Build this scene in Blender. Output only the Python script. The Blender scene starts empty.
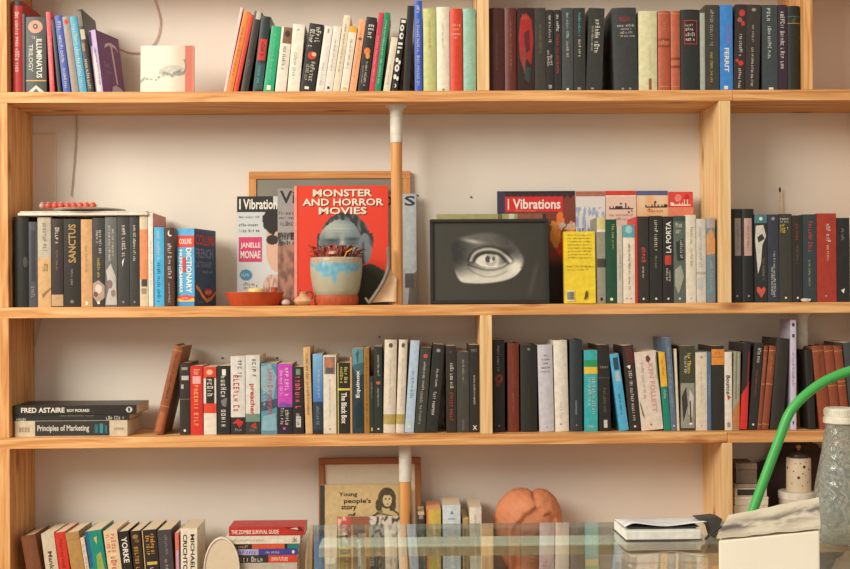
import bpy, bmesh, math, random
from mathutils import Vector, Matrix, noise
random.seed(7)
SC = bpy.context.scene
COL = SC.collection

# ------------------------------------------------------------------ camera
F, ZC, DCAM = 1100.0, 1.175, 2.75
YAW, ROLL = math.radians(-1.0), math.radians(-0.37)
cd = bpy.data.cameras.new('camera')
cam = bpy.data.objects.new('camera', cd)
COL.objects.link(cam)
cd.sensor_width = 36.0
cd.lens = F / 850.0 * 36.0
cd.shift_y = 15.5 / 850.0
cd.clip_start = 0.05
CROT = Matrix.Rotation(YAW, 3, 'Z') @ Matrix.Rotation(math.pi / 2, 3, 'X') @ Matrix.Rotation(ROLL, 3, 'Z')
CPOS = Vector((0, -DCAM, ZC))
cam.matrix_world = Matrix.Translation(CPOS) @ CROT.to_4x4()
SC.camera = cam

def ray(px, py):
    return CROT @ Vector(((px - 425.0) / F, -(py - 300.0) / F, -1.0))
def P(px, py, y=0.0):
    """point of the place seen at a photo position, on the plane y metres behind the shelf front"""
    d = ray(px, py); t = (y - CPOS.y) / d.y
    return CPOS + d * t
def PT(px, py, z):
    d = ray(px, py); t = (z - CPOS.z) / d.z
    return CPOS + d * t

# ------------------------------------------------------------------ materials
def lin(c):
    return tuple(((v / 255.0) / 12.92 if v / 255.0 <= 0.04045 else ((v / 255.0 + 0.055) / 1.055) ** 2.4) for v in c[:3])
MATS = {}
def mat(c, rough=0.5, spec=0.35, metal=0.0, var=0.12, scale=70.0, bump=0.0):
    key = (tuple(c), rough, spec, metal, var, scale, bump)
    if key in MATS: return MATS[key]
    m = bpy.data.materials.new('surface'); m.use_nodes = True
    nt = m.node_tree; b = nt.nodes['Principled BSDF']
    b.inputs['Roughness'].default_value = rough
    b.inputs['Specular IOR Level'].default_value = spec
    b.inputs['Metallic'].default_value = metal
    l = lin(c)
    if var > 0:
        tc = nt.nodes.new('ShaderNodeTexCoord'); n = nt.nodes.new('ShaderNodeTexNoise')
        n.inputs['Scale'].default_value = scale; n.inputs['Detail'].default_value = 4
        r = nt.nodes.new('ShaderNodeValToRGB')
        r.color_ramp.elements[0].position = 0.3; r.color_ramp.elements[1].position = 0.7
        r.color_ramp.elements[0].color = tuple(v * (1 - var) for v in l) + (1,)
        r.color_ramp.elements[1].color = tuple(min(1, v * (1 + var)) for v in l) + (1,)
        nt.links.new(tc.outputs['Object'], n.inputs['Vector'])
        nt.links.new(n.outputs['Fac'], r.inputs['Fac'])
        nt.links.new(r.outputs['Color'], b.inputs['Base Color'])
        if bump:
            bp = nt.nodes.new('ShaderNodeBump'); bp.inputs['Strength'].default_value = bump; bp.inputs['Distance'].default_value = 0.003
            nt.links.new(n.outputs['Fac'], bp.inputs['Height']); nt.links.new(bp.outputs['Normal'], b.inputs['Normal'])
    else:
        b.inputs['Base Color'].default_value = l + (1,)
    MATS[key] = m
    return m

def print_mat(rough=0.5):
    key = ('print', rough)
    if key in MATS: return MATS[key]
    m = bpy.data.materials.new('printed'); m.use_nodes = True
    nt = m.node_tree; b = nt.nodes['Principled BSDF']
    a = nt.nodes.new('ShaderNodeAttribute'); a.attribute_name = 'Col'
    nt.links.new(a.outputs['Color'], b.inputs['Base Color'])
    b.inputs['Roughness'].default_value = rough; b.inputs['Specular IOR Level'].default_value = 0.3
    MATS[key] = m
    return m

def wood(axis, dark, mid, light, seed=0.0, grain=26.0, knots=True, rough=0.5):
    m = bpy.data.materials.new('wood'); m.use_nodes = True
    nt = m.node_tree; b = nt.nodes['Principled BSDF']
    tc = nt.nodes.new('ShaderNodeTexCoord')
    mp = nt.nodes.new('ShaderNodeMapping')
    s = [grain] * 3; s['xyz'.index(axis)] = 1.3
    mp.inputs['Scale'].default_value = s; mp.inputs['Location'].default_value = (seed, seed * 1.7, seed * 0.6)
    n = nt.nodes.new('ShaderNodeTexNoise'); n.inputs['Scale'].default_value = 3.0; n.inputs['Detail'].default_value = 5; n.inputs['Distortion'].default_value = 0.9
    r = nt.nodes.new('ShaderNodeValToRGB'); cr = r.color_ramp
    cr.elements[0].position = 0.33; cr.elements[0].color = lin(dark) + (1,)
    cr.elements[1].position = 0.67; cr.elements[1].color = lin(light) + (1,)
    e = cr.elements.new(0.5); e.color = lin(mid) + (1,)
    L = nt.links.new
    L(tc.outputs['Object'], mp.inputs['Vector']); L(mp.outputs['Vector'], n.inputs['Vector']); L(n.outputs['Fac'], r.inputs['Fac'])
    col = r.outputs['Color']
    if knots:
        mk = nt.nodes.new('ShaderNodeMapping'); ks = [12.0] * 3; ks['xyz'.index(axis)] = 4.0
        mk.inputs['Scale'].default_value = ks; mk.inputs['Location'].default_value = (seed * 3.1, seed, seed * 2)
        v = nt.nodes.new('ShaderNodeTexVoronoi'); v.inputs['Scale'].default_value = 1.0
        kr = nt.nodes.new('ShaderNodeValToRGB')
        kr.color_ramp.elements[0].position = 0.09; kr.color_ramp.elements[0].color = (1, 1, 1, 1)
        kr.color_ramp.elements[1].position = 0.2; kr.color_ramp.elements[1].color = (0, 0, 0, 1)
        mx = nt.nodes.new('ShaderNodeMix'); mx.data_type = 'RGBA'
        L(tc.outputs['Object'], mk.inputs['Vector']); L(mk.outputs['Vector'], v.inputs['Vector'])
        L(v.outputs['Distance'], kr.inputs['Fac']); L(kr.outputs['Color'], mx.inputs['Factor'])
        L(col, mx.inputs['A']); mx.inputs['B'].default_value = lin((150, 88, 45)) + (1,)
        col = mx.outputs['Result']
    L(col, b.inputs['Base Color'])
    bp = nt.nodes.new('ShaderNodeBump'); bp.inputs['Strength'].default_value = 0.15; bp.inputs['Distance'].default_value = 0.002
    L(n.outputs['Fac'], bp.inputs['Height']); L(bp.outputs['Normal'], b.inputs['Normal'])
    b.inputs['Roughness'].default_value = rough; b.inputs['Specular IOR Level'].default_value = 0.3
    return m

# ------------------------------------------------------------------ objects
def tag(o, label=None, cat=None, group=None, kind=None):
    if label: o['label'] = label
    if cat: o['category'] = cat
    if group: o['group'] = group
    if kind: o['kind'] = kind
    return o
def empty(name, loc, rot=(0, 0, 0), label=None, cat=None, group=None):
    o = bpy.data.objects.new(name, None); COL.objects.link(o)
    o.empty_display_size = 0.02
    o.location = loc; o.rotation_euler = rot
    return tag(o, label, cat, group)
def link(name, me, m, parent=None, smooth=False, loc=None):
    if isinstance(me, bmesh.types.BMesh):
        bm = me; me = bpy.data.meshes.new(name)
        bmesh.ops.recalc_face_normals(bm, faces=bm.faces[:]) if len(bm.faces) else None
        bm.to_mesh(me); bm.free()
    o = bpy.data.objects.new(name, me); COL.objects.link(o)
    if m: me.materials.clear(); me.materials.append(m)
    if smooth:
        me.polygons.foreach_set('use_smooth', [True] * len(me.polygons))
        me.set_sharp_from_angle(angle=math.radians(42))
    if parent: o.parent = parent
    if loc is not None: o.location = loc
    return o

def box(bm, x0, x1, y0, y1, z0, z1, bev=0.0, seg=1):
    r = bmesh.ops.create_cube(bm, size=1.0)
    vs = r['verts']
    for v in vs:
        v.co = Vector((x0 + (v.co.x + .5) * (x1 - x0), y0 + (v.co.y + .5) * (y1 - y0), z0 + (v.co.z + .5) * (z1 - z0)))
    if bev > 0:
        es = list({e for v in vs for e in v.link_edges})
        bmesh.ops.bevel(bm, geom=es, offset=bev, segments=seg, affect='EDGES', profile=0.5)
    return bm
def boxm(*a, **k): return box(bmesh.new(), *a, **k)
def extrude_profile(bm, pts, z0, z1):
    """closed XY outline -> prism"""
    lo = [bm.verts.new((x, y, z0)) for x, y in pts]; hi = [bm.verts.new((x, y, z1)) for x, y in pts]
    n = len(pts)
    bm.faces.new(lo[::-1]); bm.faces.new(hi)
    for i in range(n):
        j = (i + 1) % n
        bm.faces.new((lo[i], lo[j], hi[j], hi[i]))
    return bm
def lathe(bm, prof, seg=32, cx=0, cy=0):
    rings = []
    for r, z in prof:
        if r < 1e-6: rings.append([bm.verts.new((cx, cy, z))])
        else: rings.append([bm.verts.new((cx + r * math.cos(2 * math.pi * k / seg), cy + r * math.sin(2 * math.pi * k / seg), z)) for k in range(seg)])
    for a, b in zip(rings, rings[1:]):
        for k in range(seg):
            j = (k + 1) % seg
            q = [a[k % len(a)], a[j % len(a)], b[j % len(b)], b[k % len(b)]]
            u = []
            for v in q:
                if v not in u: u.append(v)
            if len(u) > 2: bm.faces.new(u)
    return bm
def tube(bm, pts, rad, seg=8, cap=True):
    pts = [Vector(p) for p in pts]; n = len(pts)
    rads = rad if isinstance(rad, (list, tuple)) else [rad] * n
    rings = []; up = Vector((0.13, 0.9, 0.41)).normalized()
    for i, p in enumerate(pts):
        d = (pts[min(i + 1, n - 1)] - pts[max(i - 1, 0)]).normalized()
        a = d.cross(up)
        if a.length < 1e-3: a = d.cross(Vector((1, 0, 0)))
        a.normalize(); b = d.cross(a)
        rings.append([bm.verts.new(p + (a * math.cos(2 * math.pi * k / seg) + b * math.sin(2 * math.pi * k / seg)) * rads[i]) for k in range(seg)])
    for r0, r1 in zip(rings, rings[1:]):
        for k in range(seg):
            j = (k + 1) % seg
            bm.faces.new((r0[k], r0[j], r1[j], r1[k]))
    if cap:
        bm.faces.new(rings[0][::-1]); bm.faces.new(rings[-1])
    return bm
def spline(ctrl, n=8):
    c = [Vector(p) for p in ctrl]; out = []
    for i in range(len(c) - 1):
        p0, p1, p2, p3 = c[max(i - 1, 0)], c[i], c[i + 1], c[min(i + 2, len(c) - 1)]
        for k in range(n):
            t = k / n
            out.append(0.5 * ((2 * p1) + (p2 - p0) * t + (2 * p0 - 5 * p1 + 4 * p2 - p3) * t * t + (3 * p1 - p0 - 3 * p2 + p3) * t ** 3))
    out.append(c[-1]); return out

# ------------------------------------------------------------------ printed marks on a surface
# every surface gives  at(c, f, e): c across 0..1, f down 0..1, e metres off the surface
TXT = {}
def text_geo(s):
    if s in TXT: return TXT[s]
    cu = bpy.data.curves.new('lettering', 'FONT'); cu.body = s; cu.resolution_u = 2
    cu.space_line = 0.85
    cu.offset = 0.022
    ob = bpy.data.objects.new('lettering', cu)
    me = bpy.data.meshes.new_from_object(ob)
    vs = [v.co.copy() for v in me.vertices]; fs = [tuple(p.vertices) for p in me.polygons]
    x0 = min(v.x for v in vs); x1 = max(v.x for v in vs); y0 = min(v.y for v in vs); y1 = max(v.y for v in vs)
    g = ([((v.x - x0) / (x1 - x0), (v.y - y0) / (y1 - y0)) for v in vs], fs, (x1 - x0) / (y1 - y0))
    bpy.data.objects.remove(ob); bpy.data.curves.remove(cu); bpy.data.meshes.remove(me)
    TXT[s] = g
    return g
def rects_mesh(rects, at, e, nc=6):
    bm = bmesh.new()
    for f0, f1, c0, c1 in rects:
        n = nc if c1 - c0 > 0.2 else 2
        rows = [[bm.verts.new(at(c0 + (c1 - c0) * k / n, f, e)) for k in range(n + 1)] for f in (f0, f1)]
        for k in range(n):
            bm.faces.new((rows[1][k], rows[1][k + 1], rows[0][k + 1], rows[0][k]))
    return bm
def poly_mesh(pts, at, e, cuts):
    bm = bmesh.new()
    bm.faces.new([bm.verts.new((c, f, 0)) for c, f in pts])
    bmesh.ops.triangulate(bm, faces=bm.faces[:])
    bmesh.ops.subdivide_edges(bm, edges=bm.edges[:], cuts=cuts, use_grid_fill=True)
    for v in bm.verts: v.co = at(max(0.0, min(1.0, v.co.x)), v.co.y, e)
    return bm
def place(f0, f1, c0, c1, tx, ty, d):
    if d == 'd': return c0 + (c1 - c0) * ty, f0 + (f1 - f0) * tx
    if d == 'u': return c1 - (c1 - c0) * ty, f1 - (f1 - f0) * tx
    return c0 + (c1 - c0) * tx, f1 - (f1 - f0) * ty
def art_mesh(at, e, f0, f1, c0, c1, nx, ny, fn):
    me = bpy.data.meshes.new('print')
    vs = []; cols = []
    for j in range(ny + 1):
        for i in range(nx + 1):
            u, v = i / nx, j / ny
            vs.append(at(c0 + (c1 - c0) * u, f1 - (f1 - f0) * v, e))
            cols.append(lin([max(0, min(255, q)) for q in fn(u, v)]) + (1.0,))
    fs = [(j * (nx + 1) + i, j * (nx + 1) + i + 1, (j + 1) * (nx + 1) + i + 1, (j + 1) * (nx + 1) + i) for j in range(ny) for i in range(nx)]
    me.from_pydata(vs, [], fs)
    a = me.color_attributes.new('Col', 'FLOAT_COLOR', 'POINT')
    a.data.foreach_set('color', [x for c in cols for x in c])
    return me
_v, _m, _r = (0, .28, 0, 1), (.36, .64, 0, 1), (.72, 1, 0, 1)
_b, _c, _t = (.28, 1, 0, .2), (.28, .9, .42, .6), (.28, 1, .8, 1)
GLYPHS = ((_v, _b), (_v, _t, _c), (_v, _b, _c, _t), (_v, _r, (.28, .72, .4, .6)), ((0, 1, .8, 1), (.36, .64, 0, .8)), (_v, _r, (.28, .72, 0, .2), (.28, .72, .8, 1)), (_m,), (_v, _t, (.72, 1, .45, .8), (.28, .72, .4, .58)), (_v, _r, (.28, .72, 0, .2)), (_v, (.72, 1, 0, .75), (.28, .72, .6, .78)), (_v, _t, _b))
def marks(parent, at, ms, prefix='', aspect=6.0):
    """b band, r patch, t lettering, s lettering too small to read, o disc, p polygon, a printed picture"""
    for i, k in enumerate(ms):
        e = 0.0004 + 0.00015 * i
        if k[0] == 'b':
            link(prefix + 'band', rects_mesh([(k[1], k[2], 0.0, 1.0)], at, e), mat(k[3]), parent)
        elif k[0] == 'r':
            link('label_patch', rects_mesh([k[1:5]], at, e), mat(k[5]), parent)
        elif k[0] == 't':
            _, s, f0, f1, c0, c1, col = k[:7]; d = k[7] if len(k) > 7 else 'd'
            uv, fs, asp = text_geo(s)
            me = bpy.data.meshes.new('title_lettering')
            vv = []
            for tx, ty in uv:
                c, f = place(f0, f1, c0, c1, tx, ty, d); vv.append(at(c, f, e))
            me.from_pydata(vv, [], fs)
            link('title_lettering', me, mat(col, 0.5, 0.3, 0, 0), parent)
        elif k[0] == 's':
            _, f0, f1, c0, c1, col = k[:6]; d = k[6] if len(k) > 6 else 'd'
            rs = []; rnd = random.Random(int(f0 * 977 + f1 * 331 + c0 * 71 + len((parent.parent or parent).get('label', '')) * 13))
            long = aspect * abs(f1 - f0) / max(0.05, abs(c1 - c0)) if d in 'du' else abs(c1 - c0) / max(0.002, abs(f1 - f0)) / aspect
            nlet = max(4, min(36, int(long * 1.65))); t = 0.0; st = 1.0 / nlet; wl = rnd.randint(3, 7)
            while t < 1 - st * .6:
                if wl == 0: t += st * .7; wl = rnd.randint(3, 8); continue
                wl -= 1
                w = st * rnd.choice((.5, .62, .7)); hgt = rnd.choice((.74, .74, .74, 1.0))
                for (a0, a1, b0, b1) in rnd.choice(GLYPHS):
                    x0, y0 = place(f0, f1, c0, c1, t + w * a0, hgt * b0, d); x1, y1 = place(f0, f1, c0, c1, t + w * a1, hgt * b1, d)
                    rs.append((min(y0, y1), max(y0, y1), min(x0, x1), max(x0, x1)))
                t += st
            if min(col) > 180: col = (212, 204, 188)
            link('small_lettering', rects_mesh(rs, at, e, 2), mat(col, 0.5, 0.3, 0, 0), parent)
        elif k[0] == 'o':
            _, f, c, rf, rc, col = k[:6]
            if f > .9 and col[0] > 120: rf, rc = rf * .6, rc * .6
            link('emblem', poly_mesh([(c + rc * math.cos(a * math.pi / 8), f - rf * math.sin(a * math.pi / 8)) for a in range(16)], at, e, 1), mat(col), parent)
        elif k[0] == 'p':
            bm = poly_mesh(k[1], at, e, 3)
            link(k[3] if len(k) > 3 else 'emblem', bm, mat(k[2]), parent)
        elif k[0] == 'a':
            _, f0, f1, c0, c1, nx, ny, fn = k[:8]
            link(k[8] if len(k) > 8 else 'cover_picture', art_mesh(at, e, f0, f1, c0, c1, nx, ny, fn), print_mat(), parent)

PAGES = (222, 205, 172)
def u_cover(w, dep, h, th, bulge, fore=0.0):
    """cover of a standing book: rounded spine to the front, a board on each side"""
    n = 8
    out = [(w / 2, dep)]
    for i in range(n + 1):
        c = 1 - i / n
        out.append((-w / 2 + c * w, -bulge * (1 - (2 * c - 1) ** 2) + bulge))
    out += [(-w / 2, dep), (-w / 2 + th, dep), (-w / 2 + th, bulge + th), (w / 2 - th, bulge + th), (w / 2 - th, dep)]
    return extrude_profile(bmesh.new(), out, 0, h)

def make_book(root, w, h, dep, col, ms=(), hard=False, side=None, pages=PAGES, left=None):
    th = 0.0022 if hard else 0.0007
    th = min(th, w * 0.2)
    bulge = min(0.004, w * 0.14) if hard else min(0.0012, w * 0.05)
    inset = 0.003 if hard else 0.0006
    cov = link('cover', u_cover(w, dep, h, th, bulge), mat(col, 0.45 if hard else 0.38, 0.35), root)
    link('pages', boxm(-w / 2 + th + .0001, w / 2 - th - .0001, bulge + th + .0002, dep - inset, inset, h - inset), mat(pages, 0.8, 0.1, 0, 0.08, 300), root)
    def at(c, f, e):
        return Vector((-w / 2 + c * w, -bulge * (1 - (2 * c - 1) ** 2) + bulge - e, h * (1 - f)))
    marks(cov, at, ms, 'spine_', h / w)
    if side:
        def ats(c, f, e): return Vector((w / 2 + e, bulge + c * (dep - bulge), h * (1 - f)))
        marks(cov, ats, side, 'cover_', h / dep)
    if left:
        def atl(c, f, e): return Vector((-w / 2 - e, dep - c * (dep - bulge), h * (1 - f)))
        marks(cov, atl, left, 'cover_', h / dep)

def shelf_books(rows, zt, ybase, yfront, group, maxdep):
    """rows: (bottom left, bottom right, top shift, top y, colour, kind, label, marks[, options])  - pixels of the photograph"""
    B = []
    for r in rows:
        bl, br, dx, yt, col, kind, label, ms = r[:8]; op = r[8] if len(r) > 8 else {}
        yf = yfront + op.get('dy', 0)
        yb = ybase(0.5 * (bl + br))
        x0 = P(bl, yb, yf).x; x1 = P(br, yb, yf).x
        mid = 0.5 * (bl + br)
        pt = P(mid + dx, yt, yf)
        run = pt.x - 0.5 * (x0 + x1); hgt = pt.z - zt
        a = math.atan2(run, hgt)
        if abs(a) < math.radians(0.9) and 'lean' not in op: a = 0.0
        B.append(dict(x0=x0, x1=x1, a=a, L=hgt / math.cos(a), yf=yf, col=col, kind=kind, label=label, ms=ms, op=op))
    for A, Bq in zip(B, B[1:]):
        if A['op'].get('free') or Bq['op'].get('free'): continue
        hm = min(A['L'] * math.cos(A['a']), Bq['L'] * math.cos(Bq['a']))
        need = max(0.0005 - ((Bq['x0'] + z * math.tan(Bq['a'])) - (A['x1'] + z * math.tan(A['a']))) for z in (0, hm))
        if need > 0:
            wa, wb = A['x1'] - A['x0'], Bq['x1'] - Bq['x0']
            A['x1'] -= need * wa / (wa + wb); Bq['x0'] += need * wb / (wa + wb)
    out = []
    for b in B:
        a = b['a']; w = (b['x1'] - b['x0']) * math.cos(a); op = b['op']
        if w < 0.0015: w = 0.0015
        if a >= 0: loc = Vector((b['x1'] - w / 2 * math.cos(a), b['yf'], zt + 0.0004 + w / 2 * math.sin(a)))
        else: loc = Vector((b['x0'] + w / 2 * math.cos(a), b['yf'], zt + 0.0004 - w / 2 * math.sin(a)))
        yaw = op.get('yaw', 0.0)
        root = empty('book', loc, (0, a, math.radians(yaw)), b['label'], 'book', group)
        dep = op.get('dep', min(maxdep, max(0.1, b['L'] * 0.66)))
        if yaw: # keep the spine's right corner where the photo shows it
            root.location = Vector((b['x1'], b['yf'], loc.z)) - Matrix.Rotation(math.radians(yaw), 3, 'Z') @ Vector((w / 2, 0, 0))
        make_book(root, w, b['L'], dep, b['col'], b['ms'], b['kind'] == 'h', op.get('side'), op.get('pages', PAGES), op.get('left'))
        out.append(root)
    return out

def lying_book(px0, px1, y0, y1, yf, zb, dep, col, label, ms, group, name='book', hard=False, rotz=0.0, cat='book', ext=None):
    """a book lying flat, spine to the front; its pages end on the right"""
    ym = 0.5 * (y0 + y1)
    a, b = P(px0, ym, yf), P(px1, ym, yf)
    W = b.x - a.x; T = P(0.5 * (px0 + px1), y0, yf).z - P(0.5 * (px0 + px1), y1, yf).z
    root = empty(name, ((a.x + b.x) / 2, yf, zb), (0, 0, rotz), label, cat, group)
    th = 0.002 if hard else 0.0008
    bu = 0.001
    bm = bmesh.new()
    for (xa, xb, ya, yb_, za, zb_) in ((-W/2, W/2, 0, dep, 0, th), (-W/2, W/2, 0, dep, T - th, T), (-W/2, W/2, 0, th, th, T - th)):
        box(bm, xa, xb, ya, yb_, za, zb_)
    cov = link('cover', bm, mat(col, 0.4), root)
    i = 0.003 if hard else 0.0008
    link('pages', boxm(-W/2 + i, W/2 - i, th + .0003, dep - i, th + .0001, T - th - .0001), mat(PAGES, 0.8, 0.1, 0, 0.08, 300), root)
    marks(cov, lambda c, f, e: Vector((-W/2 + c * W, -e, T * (1 - f))), ms, 'spine_', T / W)
    return root, zb + T

def facing_book(name, label, cat, px0, px1, pyt, yf, zt, thick, tilt, col, ms, group=None, ybot=None, cover_th=0.001, pages=PAGES, hard=False, zoff=0.0, rotz=0.0):
    """a book or magazine standing with its front cover to the camera, leaning back by tilt degrees"""
    yb = ybot if ybot else pyt + 100
    t = math.radians(tilt)
    ymid = yf
    a, b = P(px0, (pyt + yb) / 2, ymid), P(px1, (pyt + yb) / 2, ymid)
    W = b.x - a.x
    z1 = P((px0 + px1) / 2, pyt, yf + 0.01).z
    H = (z1 - zt) / math.cos(t)
    root = empty(name, ((a.x + b.x) / 2, yf, zt + 0.0004 + zoff), (-t, 0, rotz), label, cat, group)
    root.location.z += thick * math.sin(t)
    bm = bmesh.new(); th = cover_th
    for q in ((-W/2, W/2, 0, th), (-W/2, W/2, thick - th, thick), (-W/2, -W/2 + th, th, thick - th)):
        box(bm, q[0], q[1], q[2], q[3], 0, H)
    cov = link('cover', bm, mat(col, 0.35, 0.4), root)
    i = 0.003 if hard else 0.0006
    link('pages', boxm(-W/2 + th + .0002, W/2 - i, th + .0001, thick - th - .0001, i, H - i), mat(pages, 0.8, 0.1, 0, 0.08, 300), root)
    marks(cov, lambda c, f, e: Vector((-W/2 + c * W, -e, H * (1 - f))), ms, 'cover_', H / W)
    return root, W, H
WH = (232, 226, 210); CR = (222, 208, 178); GY = (150, 145, 135); BK = (44, 42, 37); GO = (205, 165, 85); RD = (200, 55, 45)
PK = (225, 80, 120); YE = (235, 205, 60); OR = (225, 120, 55); TE = (90, 165, 165)

# ---------------------------------------------------------------- top shelf
def pyr(u, v): return BK
TOP_A = [
 (12.5, 22.5, 0, 1, (176, 44, 40), 'h', 'tall red book with white spine lettering at the far left of the top shelf', [('s', .12, .78, .3, .7, WH), ('b', 0, .05, (60, 50, 45))]),
 (22.9, 25.8, 0, 14, (40, 36, 34), 'p', 'thin black book squeezed between the tall red book and the thick dark grey paperback', []),
 (26.2, 46.5, -1, 17, (62, 64, 55), 'p', 'thick dark grey paperback with a round salmon emblem and vertical white lettering', [
   ('o', .13, .48, .085, .36, (215, 150, 125)), ('o', .125, .48, .035, .12, (60, 52, 48)), ('o', .125, .48, .016, .05, (225, 190, 160)),
   ('t', 'ILLUMINATUS', .29, .8, .52, .8, WH), ('t', 'TRILOGY', .36, .72, .14, .36, (200, 195, 180)), ('s', .24, .29, .3, .7, WH, 'h'),
   ('b', .83, .845, GO), ('p', [(.1, .985), (.5, .895), (.9, .985)], (205, 205, 190)), ('p', [(.36, .985), (.5, .94), (.64, .985)], (90, 95, 85))], {'dep': .12}),
 (50, 56.2, -4.2, 12, (208, 74, 76), 'p', 'thin salmon red book leaning left beside the thick dark grey paperback', [('s', .3, .9, .3, .7, (235, 180, 170))], {'dep': .12}),
 (56.6, 61.8, -7, 20, (38, 40, 48), 'p', 'thin blackish book squeezed between a salmon red and a royal blue book', [], {'dep': .11}),
 (63, 71, -9, 16, (62, 84, 160), 'p', 'royal blue book with white lettering leaning left on the top shelf', [('s', .08, .2, .3, .75, WH), ('s', .26, .62, .28, .72, WH), ('s', .68, .95, .3, .7, (190, 200, 225))], {'dep': .12}),
 (71.6, 79, -10, 17, (150, 136, 124), 'p', 'thin grey beige book with a small red dot, right of the royal blue book', [('o', .07, .5, .03, .3, RD)], {'dep': .12}),
 (79.6, 87, -10.3, 17, (72, 158, 184), 'p', 'light blue book with white lettering leaning left on the top shelf', [('s', .1, .5, .3, .75, WH), ('s', .52, .93, .28, .72, WH)], {'dep': .12}),
 (88, 94, -12, 10, (52, 48, 42), 'p', 'thin black and cream patterned book leaning left, tallest beside the purple book', [('r', .02, .2, .1, .8, (120, 110, 90)), ('r', .24, .36, .2, .9, (190, 180, 150)), ('r', .4, .5, .1, .6, (150, 120, 80)), ('s', .6, .97, .25, .75, WH)], {'dep': .12}),
 (95.2, 103, -9, 30, (172, 148, 182), 'p', 'purple book with a white pickaxe on its cover, turned to face right', [('r', .02, .25, .05, .35, (80, 50, 110)), ('p', [(.2, .98), (.75, .98), (.7, .45), (.4, .3), (.2, .55)], (225, 205, 190)), ('s', .3, .9, .55, .85, (110, 70, 120))],
   {'yaw': -16, 'dep': .11, 'side': [('b', 0, 1, (116, 74, 122)), ('p', [(.3, .25), (.36, .17), (.6, .12), (.8, .15), (.95, .24), (.8, .19), (.67, .175), (.66, .19), (.72, .8), (.66, .8), (.58, .19), (.5, .18)], (205, 190, 195)),
     ('s', .48, .56, .2, .55, (150, 125, 160), 'h'), ('s', .6, .66, .25, .6, (150, 125, 160), 'h'), ('p', [(.38, .99), (.45, .86), (.6, .82), (.8, .84), (.95, .9), (.97, .99)], (190, 185, 200))]}),
]
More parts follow.
